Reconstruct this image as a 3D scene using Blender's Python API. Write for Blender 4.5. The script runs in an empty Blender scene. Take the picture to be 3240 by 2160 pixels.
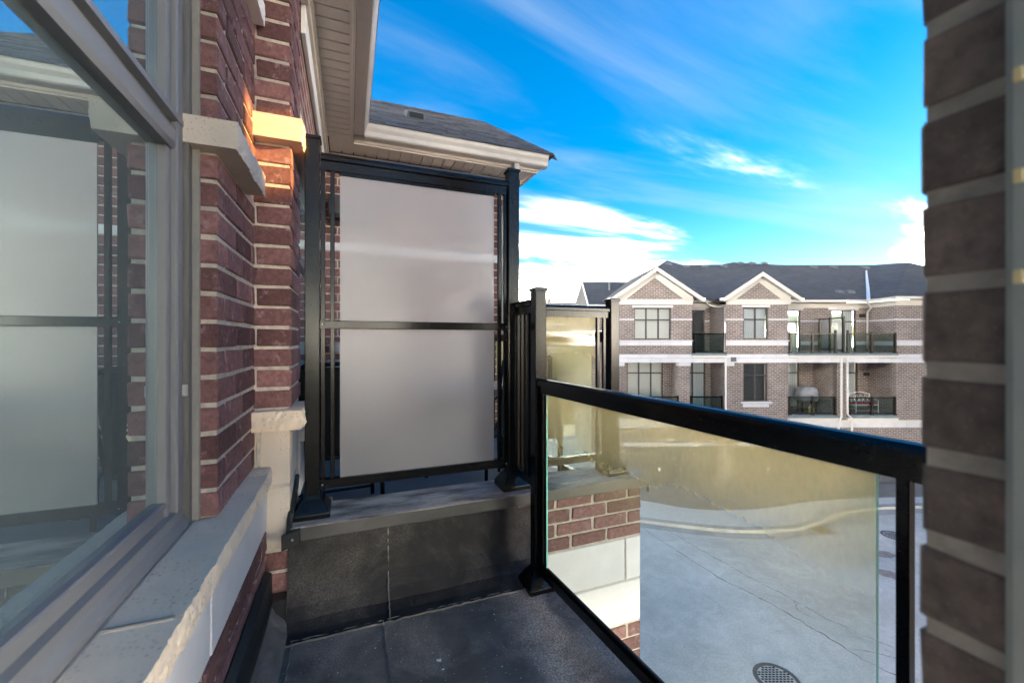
import bpy, bmesh, math, random
from mathutils import Vector, Matrix, noise
random.seed(7)
R = math.radians
scene = bpy.context.scene
# ------------------------------------------------------------------ camera
CZ = 6.95                       # lens height above the lane
YAW = 21.5                      # the lens looks this far right of the wall direction (+Y)
cam = bpy.data.cameras.new('camera'); cam_o = bpy.data.objects.new('camera', cam)
scene.collection.objects.link(cam_o); scene.camera = cam_o
cam.sensor_width = 36; cam.lens = 36*1309/3240
cam.shift_y = 5/3240*-1
cam.clip_start = 0.02; cam.clip_end = 2000
cam_o.location = (0, 0, CZ); cam_o.rotation_euler = (R(90), 0, R(-YAW))
cam.dof.use_dof = True; cam.dof.focus_distance = 2.6; cam.dof.aperture_fstop = 3.2
# ------------------------------------------------------------------ sky and sun
SUN_EL = 12.0
SUN_AZ = YAW + 90 - 1.7         # degrees clockwise from +Y
EXPOSURE = 0.0
w = bpy.data.worlds.new('World'); scene.world = w; w.use_nodes = True
w.cycles.sampling_method = 'MANUAL'; w.cycles.sample_map_resolution = 2048
nt = w.node_tree; nt.nodes.clear()
def N(t, typ, **kw):
    n = t.nodes.new(typ)
    for k, v in kw.items():
        if k in ('loc',): continue
        setattr(n, k, v)
    return n
def sky_world():
    L = nt.links.new
    out = N(nt, 'ShaderNodeOutputWorld'); bg = N(nt, 'ShaderNodeBackground')
    sky = N(nt, 'ShaderNodeTexSky'); sky.sky_type = 'NISHITA'; sky.sun_disc = False
    sky.sun_elevation = R(SUN_EL); sky.sun_rotation = R(SUN_AZ)
    sky.air_density = 1.0; sky.dust_density = 0.6; sky.ozone_density = 2.2; sky.altitude = 200
    hs = N(nt, 'ShaderNodeHueSaturation'); hs.inputs['Saturation'].default_value = 1.55; hs.inputs['Value'].default_value = SKY_VAL
    hs.inputs['Hue'].default_value = 0.503
    L(sky.outputs[0], hs.inputs['Color'])
    tc = N(nt, 'ShaderNodeTexCoord')
    # clouds live on a flat layer overhead: project the view direction on it
    sep = N(nt, 'ShaderNodeSeparateXYZ'); L(tc.outputs['Generated'], sep.inputs[0])
    mx = N(nt, 'ShaderNodeMath', operation='MAXIMUM'); L(sep.outputs[2], mx.inputs[0]); mx.inputs[1].default_value = 0.0
    ad = N(nt, 'ShaderNodeMath', operation='ADD'); L(mx.outputs[0], ad.inputs[0]); ad.inputs[1].default_value = 0.16
    dx = N(nt, 'ShaderNodeMath', operation='DIVIDE'); L(sep.outputs[0], dx.inputs[0]); L(ad.outputs[0], dx.inputs[1])
    dy = N(nt, 'ShaderNodeMath', operation='DIVIDE'); L(sep.outputs[1], dy.inputs[0]); L(ad.outputs[0], dy.inputs[1])
    cb = N(nt, 'ShaderNodeCombineXYZ'); L(dx.outputs[0], cb.inputs[0]); L(dy.outputs[0], cb.inputs[1])
    mp = N(nt, 'ShaderNodeMapping'); L(cb.outputs[0], mp.inputs[0])
    mp.inputs['Rotation'].default_value = (0, 0, R(SKY_ROT)); mp.inputs['Scale'].default_value = (0.5, 1.25, 1); mp.inputs['Location'].default_value = SKY_LOC
    n1 = N(nt, 'ShaderNodeTexNoise'); n1.inputs['Scale'].default_value = 1.15; n1.inputs['Detail'].default_value = 9; n1.inputs['Roughness'].default_value = 0.56; n1.inputs['Distortion'].default_value = 0.5
    L(mp.outputs[0], n1.inputs['Vector'])
    n2 = N(nt, 'ShaderNodeTexNoise'); n2.inputs['Scale'].default_value = 0.55; n2.inputs['Detail'].default_value = 2
    L(mp.outputs[0], n2.inputs['Vector'])
    mu = N(nt, 'ShaderNodeMath', operation='MULTIPLY'); L(n1.outputs[0], mu.inputs[0]); L(n2.outputs[0], mu.inputs[1])
    # more cloud towards the horizon, all the way round
    hz = N(nt, 'ShaderNodeMapRange'); L(sep.outputs[2], hz.inputs[0]); hz.inputs[1].default_value = 0.02; hz.inputs[2].default_value = 0.5
    hz.inputs[3].default_value = 0.10; hz.inputs[4].default_value = SKY_TOP
    a2 = N(nt, 'ShaderNodeMath', operation='ADD'); L(mu.outputs[0], a2.inputs[0]); L(hz.outputs[0], a2.inputs[1])
    cr = N(nt, 'ShaderNodeMapRange'); cr.interpolation_type = 'SMOOTHSTEP'; L(a2.outputs[0], cr.inputs[0]); cr.inputs[1].default_value = 0.270; cr.inputs[2].default_value = 0.47; cr.inputs[4].default_value = 0.92
    pw = N(nt, 'ShaderNodeMath', operation='POWER'); L(cr.outputs[0], pw.inputs[0]); pw.inputs[1].default_value = 4.5
    mp2 = N(nt, 'ShaderNodeMapping'); L(cb.outputs[0], mp2.inputs[0]); mp2.inputs['Rotation'].default_value = (0, 0, R(VEIL_ROT)); mp2.inputs['Scale'].default_value = (0.42, 1.5, 1); mp2.inputs['Location'].default_value = VEIL_LOC
    n3 = N(nt, 'ShaderNodeTexNoise'); n3.inputs['Scale'].default_value = 1.0; n3.inputs['Detail'].default_value = 11; n3.inputs['Roughness'].default_value = 0.55; n3.inputs['Distortion'].default_value = 0.7; L(mp2.outputs[0], n3.inputs['Vector'])
    a3 = N(nt, 'ShaderNodeMath', operation='MULTIPLY_ADD'); L(hz.outputs[0], a3.inputs[0]); a3.inputs[1].default_value = 1.1; a3.inputs[1].default_value = 1.1; L(n3.outputs[0], a3.inputs[2])
    c3 = N(nt, 'ShaderNodeMapRange'); c3.interpolation_type = 'SMOOTHSTEP'; L(a3.outputs[0], c3.inputs[0]); c3.inputs[1].default_value = 0.53; c3.inputs[2].default_value = 0.86; c3.inputs[4].default_value = 0.45
    ve = N(nt, 'ShaderNodeMix', data_type='RGBA'); L(c3.outputs[0], ve.inputs[0]); L(hs.outputs[0], ve.inputs[6]); ve.inputs[7].default_value = SKY_VEIL
    cl = N(nt, 'ShaderNodeMix', data_type='RGBA'); L(pw.outputs[0], cl.inputs[0]); L(ve.outputs[2], cl.inputs[6])
    cl.inputs[7].default_value = SKY_CLOUD
    L(cl.outputs[2], bg.inputs[0]); bg.inputs[1].default_value = 0.15
    L(bg.outputs[0], out.inputs[0])
SKY_ROT, SKY_LOC, SKY_CLOUD = 62, (1.12, 2.95, 0), (195, 172, 142, 1)
SKY_VAL, SKY_TOP = 0.345, 0.038
VEIL_ROT, VEIL_LOC, SKY_VEIL = 70, (2.1, 3.6, 3), (0.66, 0.77, 0.90, 1)
sky_world()
sun = bpy.data.lights.new('sun', 'SUN'); sun.energy = 2.4; sun.angle = R(0.35); sun.color = (1.0, 0.54, 0.16)
sun_o = bpy.data.objects.new('sun', sun); scene.collection.objects.link(sun_o)
to_sun = Vector((math.sin(R(SUN_AZ))*math.cos(R(SUN_EL)), math.cos(R(SUN_AZ))*math.cos(R(SUN_EL)), math.sin(R(SUN_EL))))
sun_o.rotation_euler = to_sun.to_track_quat('Z', 'Y').to_euler(); sun_o.location = (30, -20, 40)
vs = scene.view_settings; vs.view_transform = 'Standard'; vs.look = 'None'; vs.gamma = 1; vs.use_curve_mapping = False
vs.exposure = 3.1
scene.cycles.use_denoising = True
scene.cycles.max_bounces = 10; scene.cycles.transparent_max_bounces = 24; scene.cycles.transmission_bounces = 8
scene.cycles.caustics_reflective = False; scene.cycles.caustics_refractive = False
scene.cycles.sample_clamp_indirect = 8

# ------------------------------------------------------------------ materials
MATS = {}
def new_mat(name):
    m = bpy.data.materials.new(name); m.use_nodes = True
    t = m.node_tree; b = t.nodes['Principled BSDF']
    MATS[name] = m
    return m, t, b, t.links.new
def pmat(name, col, rough=0.6, var=0.12, scale=30, bump=0.0, bscale=None, metal=0.0, spec=0.5, objvar=0.0, coord='Object', stretch=(1,1,1), specks=None):
    m, t, b, L = new_mat(name)
    tc = N(t, 'ShaderNodeTexCoord'); mp = N(t, 'ShaderNodeMapping'); mp.inputs['Scale'].default_value = stretch
    L(tc.outputs[coord], mp.inputs[0])
    n = N(t, 'ShaderNodeTexNoise'); n.inputs['Scale'].default_value = scale; n.inputs['Detail'].default_value = 6
    L(mp.outputs[0], n.inputs['Vector'])
    mr = N(t, 'ShaderNodeMapRange'); L(n.outputs[0], mr.inputs[0]); mr.inputs[1].default_value = 0.25; mr.inputs[2].default_value = 0.75
    mr.inputs[3].default_value = 1-var; mr.inputs[4].default_value = 1+var
    hs = N(t, 'ShaderNodeHueSaturation'); hs.inputs['Color'].default_value = (*col, 1)
    last = mr.outputs[0]
    if objvar:
        oi = N(t, 'ShaderNodeObjectInfo'); m2 = N(t, 'ShaderNodeMapRange'); L(oi.outputs['Random'], m2.inputs[0]); m2.inputs[3].default_value = 1-objvar; m2.inputs[4].default_value = 1+objvar
        mm = N(t, 'ShaderNodeMath', operation='MULTIPLY'); L(last, mm.inputs[0]); L(m2.outputs[0], mm.inputs[1]); last = mm.outputs[0]
    L(last, hs.inputs['Value']); L(hs.outputs[0], b.inputs['Base Color'])
    if specks:      # (scale, size, strength, colour): pits, grit or settled dust
        sc_, sz, st, sc_col = specks
        vo = N(t, 'ShaderNodeTexVoronoi'); vo.inputs['Scale'].default_value = sc_; L(mp.outputs[0], vo.inputs['Vector'])
        vm = N(t, 'ShaderNodeMapRange'); L(vo.outputs['Distance'], vm.inputs[0]); vm.inputs[1].default_value = sz; vm.inputs[2].default_value = sz*.5; vm.inputs[4].default_value = st
        bn = N(t, 'ShaderNodeTexNoise'); bn.inputs['Scale'].default_value = sc_*.12; bn.inputs['Detail'].default_value = 5; L(mp.outputs[0], bn.inputs['Vector'])
        b2 = N(t, 'ShaderNodeMapRange'); L(bn.outputs[0], b2.inputs[0]); b2.inputs[1].default_value = 0.42; b2.inputs[2].default_value = 0.66
        vv = N(t, 'ShaderNodeMath', operation='MULTIPLY'); L(vm.outputs[0], vv.inputs[0]); L(b2.outputs[0], vv.inputs[1])
        vx = N(t, 'ShaderNodeMix', data_type='RGBA'); L(vv.outputs[0], vx.inputs[0]); L(hs.outputs[0], vx.inputs[6]); vx.inputs[7].default_value = (*sc_col, 1); L(vx.outputs[2], b.inputs['Base Color'])
    b.inputs['Roughness'].default_value = rough; b.inputs['Metallic'].default_value = metal; b.inputs['Specular IOR Level'].default_value = spec
    if bump:
        nb = N(t, 'ShaderNodeTexNoise'); nb.inputs['Scale'].default_value = bscale or scale*3; nb.inputs['Detail'].default_value = 5; L(mp.outputs[0], nb.inputs['Vector'])
        bp = N(t, 'ShaderNodeBump'); bp.inputs['Strength'].default_value = bump; bp.inputs['Distance'].default_value = 0.004
        L(nb.outputs[0], bp.inputs['Height']); L(bp.outputs[0], b.inputs['Normal'])
    return m

def brick_piece_mat(name, lo, hi, salt=0.5, coord='Object'):
    m, t, b, L = new_mat(name)
    oi = N(t, 'ShaderNodeObjectInfo'); tc = N(t, 'ShaderNodeTexCoord')
    ad = N(t, 'ShaderNodeVectorMath', operation='ADD'); L(tc.outputs['Object'], ad.inputs[0]); L(oi.outputs['Location'], ad.inputs[1])
    r = N(t, 'ShaderNodeValToRGB'); r.color_ramp.elements[0].color = (*lo, 1); r.color_ramp.elements[1].color = (*hi, 1); L(oi.outputs['Random'], r.inputs[0])
    n = N(t, 'ShaderNodeTexNoise'); n.inputs['Scale'].default_value = 45; n.inputs['Detail'].default_value = 8; n.inputs['Roughness'].default_value = 0.65; L(ad.outputs[0], n.inputs['Vector'])
    mr = N(t, 'ShaderNodeMapRange'); L(n.outputs[0], mr.inputs[0]); mr.inputs[1].default_value = 0.3; mr.inputs[2].default_value = 0.7; mr.inputs[3].default_value = 0.62; mr.inputs[4].default_value = 1.35
    hs = N(t, 'ShaderNodeHueSaturation'); L(r.outputs[0], hs.inputs['Color']); L(mr.outputs[0], hs.inputs['Value'])
    # pale mortar smears and specks
    n2 = N(t, 'ShaderNodeTexNoise'); n2.inputs['Scale'].default_value = 17; n2.inputs['Detail'].default_value = 9; n2.inputs['Roughness'].default_value = 0.72; L(ad.outputs[0], n2.inputs['Vector'])
    m2 = N(t, 'ShaderNodeMapRange'); L(n2.outputs[0], m2.inputs[0]); m2.inputs[1].default_value = 0.56; m2.inputs[2].default_value = 0.76; m2.inputs[3].default_value = 0.0; m2.inputs[4].default_value = salt
    v = N(t, 'ShaderNodeTexVoronoi'); v.inputs['Scale'].default_value = 160; L(ad.outputs[0], v.inputs['Vector'])
    m3 = N(t, 'ShaderNodeMapRange'); L(v.outputs['Distance'], m3.inputs[0]); m3.inputs[1].default_value = 0.16; m3.inputs[2].default_value = 0.08; m3.inputs[4].default_value = 0.45
    mxx = N(t, 'ShaderNodeMath', operation='MAXIMUM'); L(m2.outputs[0], mxx.inputs[0]); L(m3.outputs[0], mxx.inputs[1])
    mi = N(t, 'ShaderNodeMix', data_type='RGBA'); L(mxx.outputs[0], mi.inputs[0]); L(hs.outputs[0], mi.inputs[6]); mi.inputs[7].default_value = (0.48, 0.36, 0.34, 1)
    L(mi.outputs[2], b.inputs['Base Color']); b.inputs['Roughness'].default_value = 0.85
    bp = N(t, 'ShaderNodeBump'); bp.inputs['Strength'].default_value = 0.6; bp.inputs['Distance'].default_value = 0.003; L(n.outputs[0], bp.inputs['Height']); L(bp.outputs[0], b.inputs['Normal'])
    return m
brick_piece_mat('brick_red', (0.10, 0.042, 0.039), (0.26, 0.125, 0.116), 0.9)
brick_piece_mat('brick_near', (0.115, 0.095, 0.086), (0.22, 0.178, 0.16), 0.6)
pmat('mortar', (0.54, 0.48, 0.40), 0.95, 0.25, 40, 0.7, 120)
pmat('mortar_dark', (0.46, 0.435, 0.39), 0.95, 0.25, 40, 0.7, 120)
pmat('limestone', (0.64, 0.55, 0.45), 0.8, 0.07, 9, 0.2, 220, objvar=0.05, specks=(90, 0.32, 0.55, (0.25, 0.2, 0.16)))
pmat('limestone_white', (0.74, 0.72, 0.70), 0.75, 0.07, 7, 0.2, 140, objvar=0.04, specks=(80, 0.26, 0.4, (0.35, 0.33, 0.3)))
pmat('rock_face', (0.82, 0.67, 0.50), 0.9, 0.09, 10, 0.5, 120, specks=(70, 0.34, 0.6, (0.27, 0.22, 0.17)))
pmat('frame_grey', (0.19, 0.19, 0.195), 0.4, 0.05, 8)
pmat('frame_beige', (0.13, 0.12, 0.105), 0.45, 0.05, 8)
pmat('sealant', (0.27, 0.25, 0.22), 0.7, 0.1, 30)
pmat('black_metal', (0.005, 0.005, 0.0055), 0.20, 0.15, 12, spec=0.26, specks=(160, 0.3, 0.14, (0.14, 0.13, 0.12)))
pmat('black_metal_flat', (0.016, 0.017, 0.018), 0.4, 0.3, 18, 0.2, 60)
pmat('white_trim', (0.74, 0.73, 0.72), 0.5, 0.04, 10)
pmat('soffit_metal', (0.60, 0.54, 0.47), 0.5, 0.05, 14)
pmat('gutter_metal', (0.54, 0.48, 0.42), 0.4, 0.05, 12)
pmat('drywall', (0.45, 0.42, 0.38), 0.9, 0.05, 5)
pmat('floor_dark', (0.10, 0.08, 0.06), 0.5, 0.2, 6)
pmat('door_frame_green', (0.42, 0.47, 0.45), 0.45, 0.08, 8)
pmat('light_spot_cream', (0.9, 0.75, 0.42), 0.4, 0.1, 40)
pmat('chair_fabric', (0.010, 0.011, 0.012), 0.85, 0.2, 200)
pmat('blue_cloth', (0.16, 0.23, 0.28), 0.85, 0.2, 30)
pmat('brass', (0.35, 0.2, 0.06), 0.35, 0.2, 30, metal=0.8)
pmat('grey_plastic', (0.33, 0.33, 0.32), 0.5, 0.1, 20)
pmat('lamp_black', (0.02, 0.02, 0.022), 0.35, 0.1, 20)
pmat('hose', (0.42, 0.38, 0.2), 0.5, 0.1, 30)
pmat('table_top', (0.34, 0.33, 0.32), 0.35, 0.15, 12)
pmat('white_paint', (0.78, 0.78, 0.76), 0.4, 0.04, 12)
pmat('far_frame', (0.028, 0.027, 0.028), 0.4, 0.1, 10)
pmat('far_garage', (0.062, 0.070, 0.085), 0.45, 0.08, 3)
pmat('far_deck', (0.10, 0.13, 0.15), 0.6, 0.2, 5)
pmat('far_pipe', (0.52, 0.51, 0.49), 0.4, 0.04, 12)
pmat('far_room', (0.03, 0.032, 0.035), 0.8, 0.1, 2)
pmat('far_stone', (0.47, 0.47, 0.505), 0.75, 0.05, 4, objvar=0.05)
pmat('far_trim', (0.48, 0.46, 0.43), 0.6, 0.03, 4)
pmat('grill_cover', (0.20, 0.21, 0.23), 0.5, 0.25, 6, 0.8, 14)
pmat('cushion_red', (0.42, 0.03, 0.06), 0.8, 0.15, 12)
pmat('label_yellow', (0.75, 0.68, 0.06), 0.4, 0.05, 12)
pmat('roof_flash', (0.55, 0.60, 0.70), 0.4, 0.04, 5)
pmat('iron', (0.09, 0.095, 0.10), 0.6, 0.25, 20, 0.5, 60)
pmat('iron_dark', (0.012, 0.012, 0.013), 0.8, 0.2, 20)

def wave_cloth(name, col, scale):
    m, t, b, L = new_mat(name)
    tc = N(t, 'ShaderNodeTexCoord'); wv = N(t, 'ShaderNodeTexWave'); wv.inputs['Scale'].default_value = scale; wv.inputs['Distortion'].default_value = 1.5; wv.inputs['Detail'].default_value = 2
    L(tc.outputs['Object'], wv.inputs['Vector'])
    mr = N(t, 'ShaderNodeMapRange'); L(wv.outputs['Fac'], mr.inputs[0]); mr.inputs[3].default_value = 0.72; mr.inputs[4].default_value = 1.05
    hs = N(t, 'ShaderNodeHueSaturation'); hs.inputs['Color'].default_value = (*col, 1); L(mr.outputs[0], hs.inputs['Value']); L(hs.outputs[0], b.inputs['Base Color'])
    b.inputs['Roughness'].default_value = 0.9
wave_cloth('curtain', (0.62, 0.66, 0.68), 3.2)
pmat('blind', (0.68, 0.68, 0.64), 0.8, 0.03, 3)

def rough_membrane(name, dust_band, amount=0.95):
    m, t, b, L = new_mat(name)
    tc = N(t, 'ShaderNodeTexCoord')
    n = N(t, 'ShaderNodeTexNoise'); n.inputs['Scale'].default_value = 170; n.inputs['Detail'].default_value = 4; L(tc.outputs['Object'], n.inputs['Vector'])
    n2 = N(t, 'ShaderNodeTexNoise'); n2.inputs['Scale'].default_value = 6; n2.inputs['Detail'].default_value = 7; n2.inputs['Roughness'].default_value = 0.6; L(tc.outputs['Object'], n2.inputs['Vector'])
    r1 = N(t, 'ShaderNodeMapRange'); L(n2.outputs[0], r1.inputs[0]); r1.inputs[1].default_value = 0.3; r1.inputs[2].default_value = 0.75; r1.inputs[3].default_value = 0.75; r1.inputs[4].default_value = 1.5
    hs = N(t, 'ShaderNodeHueSaturation'); hs.inputs['Color'].default_value = (0.125, 0.117, 0.110, 1); L(r1.outputs[0], hs.inputs['Value'])
    # dry dust: fine granules, blown together in streaks
    r2 = N(t, 'ShaderNodeMapRange'); L(n.outputs[0], r2.inputs[0]); r2.inputs[1].default_value = 0.40; r2.inputs[2].default_value = 0.60; r2.inputs[3].default_value = 0.25
    n3 = N(t, 'ShaderNodeTexNoise'); n3.inputs['Scale'].default_value = 3.1; n3.inputs['Detail'].default_value = 8; n3.inputs['Roughness'].default_value = 0.62; n3.inputs['Distortion'].default_value = 0.8; L(tc.outputs['Object'], n3.inputs['Vector'])
    lo = 0.42 if dust_band else 0.44
    r3 = N(t, 'ShaderNodeMapRange'); L(n3.outputs[0], r3.inputs[0]); r3.inputs[1].default_value = lo; r3.inputs[2].default_value = lo+0.24; r3.inputs[4].default_value = 0.55
    fac = r3.outputs[0]
    if dust_band:   # a strip of dust lies along the foot of the guard
        sx = N(t, 'ShaderNodeSeparateXYZ'); L(tc.outputs['Object'], sx.inputs[0])
        ww = N(t, 'ShaderNodeTexNoise'); ww.inputs['Scale'].default_value = 5; ww.inputs['Detail'].default_value = 6; L(tc.outputs['Object'], ww.inputs['Vector'])
        sm = N(t, 'ShaderNodeMath', operation='MULTIPLY_ADD'); L(ww.outputs[0], sm.inputs[0]); sm.inputs[1].default_value = 0.35; L(sx.outputs[0], sm.inputs[2])
        r4 = N(t, 'ShaderNodeMapRange'); r4.interpolation_type = 'SMOOTHSTEP'; L(sm.outputs[0], r4.inputs[0]); r4.inputs[1].default_value = dust_band-0.16; r4.inputs[2].default_value = dust_band+0.02
        r5 = N(t, 'ShaderNodeMapRange'); r5.interpolation_type = 'SMOOTHSTEP'; L(sm.outputs[0], r5.inputs[0]); r5.inputs[1].default_value = dust_band+0.14; r5.inputs[2].default_value = dust_band+0.03
        mm = N(t, 'ShaderNodeMath', operation='MULTIPLY'); L(r4.outputs[0], mm.inputs[0]); L(r5.outputs[0], mm.inputs[1])
        mu = N(t, 'ShaderNodeMath', operation='MAXIMUM'); L(fac, mu.inputs[0]); L(mm.outputs[0], mu.inputs[1]); fac = mu.outputs[0]
    f2 = N(t, 'ShaderNodeMath', operation='MULTIPLY'); L(fac, f2.inputs[0]); L(r2.outputs[0], f2.inputs[1])
    f3 = N(t, 'ShaderNodeMath', operation='MULTIPLY'); L(f2.outputs[0], f3.inputs[0]); f3.inputs[1].default_value = amount
    mi = N(t, 'ShaderNodeMix', data_type='RGBA'); L(f3.outputs[0], mi.inputs[0]); L(hs.outputs[0], mi.inputs[6]); mi.inputs[7].default_value = (0.62, 0.55, 0.49, 1)
    L(mi.outputs[2], b.inputs['Base Color']); b.inputs['Roughness'].default_value = 0.85; b.inputs['Specular IOR Level'].default_value = 0.25
    bp = N(t, 'ShaderNodeBump'); bp.inputs['Strength'].default_value = 0.35; bp.inputs['Distance'].default_value = 0.002; L(n.outputs[0], bp.inputs['Height']); L(bp.outputs[0], b.inputs['Normal'])
rough_membrane('membrane', None); rough_membrane('membrane_dark', None, 0.22); MATS['membrane_dark'].node_tree.nodes['Hue/Saturation/Value'].inputs['Color'].default_value = (0.022, 0.021, 0.022, 1); rough_membrane('membrane_dusty', 0.95)

def dusty_cap():
    m, t, b, L = new_mat('dusty_cap')
    tc = N(t, 'ShaderNodeTexCoord'); mp = N(t, 'ShaderNodeMapping'); mp.inputs['Scale'].default_value = (1.6, 5, 3); L(tc.outputs['Object'], mp.inputs[0])
    n = N(t, 'ShaderNodeTexNoise'); n.inputs['Scale'].default_value = 3; n.inputs['Detail'].default_value = 9; n.inputs['Roughness'].default_value = 0.62; L(mp.outputs[0], n.inputs['Vector'])
    g = N(t, 'ShaderNodeTexNoise'); g.inputs['Scale'].default_value = 260; L(tc.outputs['Object'], g.inputs['Vector'])
    ge = N(t, 'ShaderNodeNewGeometry'); sp = N(t, 'ShaderNodeSeparateXYZ'); L(ge.outputs['Normal'], sp.inputs[0])
    up = N(t, 'ShaderNodeMapRange'); L(sp.outputs[2], up.inputs[0]); up.inputs[1].default_value = 0.5; up.inputs[2].default_value = 0.95; up.inputs[3].default_value = 0.04
    r = N(t, 'ShaderNodeMapRange'); L(n.outputs[0], r.inputs[0]); r.inputs[1].default_value = 0.36; r.inputs[2].default_value = 0.60; r.inputs[3].default_value = 0.15
    gr = N(t, 'ShaderNodeMapRange'); L(g.outputs[0], gr.inputs[0]); gr.inputs[1].default_value = 0.3; gr.inputs[2].default_value = 0.6; gr.inputs[3].default_value = 0.6
    m1 = N(t, 'ShaderNodeMath', operation='MULTIPLY'); L(r.outputs[0], m1.inputs[0]); L(gr.outputs[0], m1.inputs[1])
    m2 = N(t, 'ShaderNodeMath', operation='MULTIPLY'); L(m1.outputs[0], m2.inputs[0]); L(up.outputs[0], m2.inputs[1])
    mi = N(t, 'ShaderNodeMix', data_type='RGBA'); L(m2.outputs[0], mi.inputs[0]); mi.inputs[6].default_value = (0.022, 0.024, 0.026, 1); mi.inputs[7].default_value = (0.60, 0.53, 0.47, 1)
    L(mi.outputs[2], b.inputs['Base Color'])
    rr = N(t, 'ShaderNodeMapRange'); L(m2.outputs[0], rr.inputs[0]); rr.inputs[3].default_value = 0.33; rr.inputs[4].default_value = 0.85; L(rr.outputs[0], b.inputs['Roughness'])
dusty_cap()

def glass_mat(name, tint, ior, dust_glow=0.0, floor=0.0, dust_glow_col=(0.7, 0.55, 0.28), gloss=(0.95, 0.98, 1.0), rough=0.0, even=False):
    m, t, b, L = new_mat(name); t.nodes.remove(b)
    out = t.nodes['Material Output']
    tr = N(t, 'ShaderNodeBsdfTransparent'); tr.inputs[0].default_value = (*tint, 1)
    gl = N(t, 'ShaderNodeBsdfGlossy'); gl.inputs[0].default_value = (*gloss, 1); gl.inputs['Roughness'].default_value = rough
    fr = N(t, 'ShaderNodeFresnel'); fr.inputs[0].default_value = ior
    ge = N(t, 'ShaderNodeNewGeometry'); iv = N(t, 'ShaderNodeMath', operation='SUBTRACT'); iv.inputs[0].default_value = 1; L(ge.outputs['Backfacing'], iv.inputs[1])
    fm = N(t, 'ShaderNodeMath', operation='MULTIPLY'); fl_ = N(t, 'ShaderNodeMapRange'); L(fr.outputs[0], fl_.inputs[0]); fl_.inputs[3].default_value = floor; L(fl_.outputs[0], fm.inputs[0]); L(iv.outputs[0], fm.inputs[1])
    mx = N(t, 'ShaderNodeMixShader'); L(fm.outputs[0], mx.inputs[0]); L(tr.outputs[0], mx.inputs[1]); L(gl.outputs[0], mx.inputs[2])
    last = mx.outputs[0]
    if dust_glow:
        tc = N(t, 'ShaderNodeTexCoord'); mp = N(t, 'ShaderNodeMapping'); mp.inputs['Scale'].default_value = (30, 30, 16); L(tc.outputs['Object'], mp.inputs[0])
        n = N(t, 'ShaderNodeTexNoise'); n.inputs['Scale'].default_value = 2.4; n.inputs['Detail'].default_value = 9; n.inputs['Roughness'].default_value = 0.68; L(mp.outputs[0], n.inputs['Vector'])
        n2 = N(t, 'ShaderNodeTexNoise'); n2.inputs['Scale'].default_value = 1.7; n2.inputs['Detail'].default_value = 3; L(tc.outputs['Object'], n2.inputs['Vector'])
        r1 = N(t, 'ShaderNodeMapRange'); L(n.outputs[0], r1.inputs[0]); r1.inputs[1].default_value = 0.28; r1.inputs[2].default_value = 0.72; r1.inputs[3].default_value = 0.92; r1.inputs[4].default_value = 1.08
        # sun glow painted into the dusty film, stronger towards the top rail
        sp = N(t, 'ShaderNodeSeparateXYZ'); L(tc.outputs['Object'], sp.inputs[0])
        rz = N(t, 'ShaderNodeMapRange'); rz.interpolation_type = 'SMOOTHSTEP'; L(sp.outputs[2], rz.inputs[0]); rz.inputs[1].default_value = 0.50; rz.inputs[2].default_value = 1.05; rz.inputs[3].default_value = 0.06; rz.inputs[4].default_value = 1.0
        r2 = N(t, 'ShaderNodeMapRange'); L(n2.outputs[0], r2.inputs[0]); r2.inputs[1].default_value = 0.30; r2.inputs[2].default_value = 0.70; r2.inputs[3].default_value = 0.65; r2.inputs[4].default_value = 1.1
        a = N(t, 'ShaderNodeMath', operation='MULTIPLY'); L(r1.outputs[0], a.inputs[0]); L(r2.outputs[0], a.inputs[1])
        a2 = N(t, 'ShaderNodeMath', operation='MULTIPLY'); L(a.outputs[0], a2.inputs[0]); L(rz.outputs[0], a2.inputs[1])
        a3 = N(t, 'ShaderNodeMath', operation='MULTIPLY'); L(a2.outputs[0], a3.inputs[0]); a3.inputs[1].default_value = dust_glow
        if even: L(r1.outputs[0], a3.inputs[0])
        a4 = N(t, 'ShaderNodeMath', operation='MULTIPLY'); L(a3.outputs[0], a4.inputs[0]); L(iv.outputs[0], a4.inputs[1]); a3 = a4   # the film lies on the outer skin only
        d = N(t, 'ShaderNodeBsdfDiffuse'); d.inputs[0].default_value = (*dust_glow_col, 1)
        tl = N(t, 'ShaderNodeBsdfTranslucent'); tl.inputs[0].default_value = (*dust_glow_col, 1)
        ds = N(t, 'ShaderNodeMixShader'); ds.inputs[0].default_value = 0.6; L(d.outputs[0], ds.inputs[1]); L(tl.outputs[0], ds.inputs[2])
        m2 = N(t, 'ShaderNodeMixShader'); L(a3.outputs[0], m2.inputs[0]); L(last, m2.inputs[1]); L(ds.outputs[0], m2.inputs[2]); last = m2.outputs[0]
    L(last, out.inputs[0])
    return m
glass_mat('window_glass', (0.55, 0.62, 0.60), 2.4, floor=0.60, gloss=(0.84, 1.0, 1.0), dust_glow=0.17, dust_glow_col=(0.62, 0.80, 0.90), even=True)  # even pale blue film paints a lighter haze over the reflection
glass_mat('guard_glass', (0.93, 0.97, 0.95), 1.28, dust_glow=0.78, dust_glow_col=(1.0, 0.79, 0.35))  # gold of the sunlit glass is put into the film colour
glass_mat('neighbour_glass', (0.92, 0.96, 0.94), 1.3, dust_glow=0.80, dust_glow_col=(1.0, 0.78, 0.34))  # same painted golden glow on the panes next door
glass_mat('far_glass', (0.92, 0.93, 0.935), 1.7, floor=0.12, gloss=(0.9, 1.0, 1.0))
glass_mat('far_guard_glass', (0.72, 0.80, 0.80), 1.2)
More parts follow.
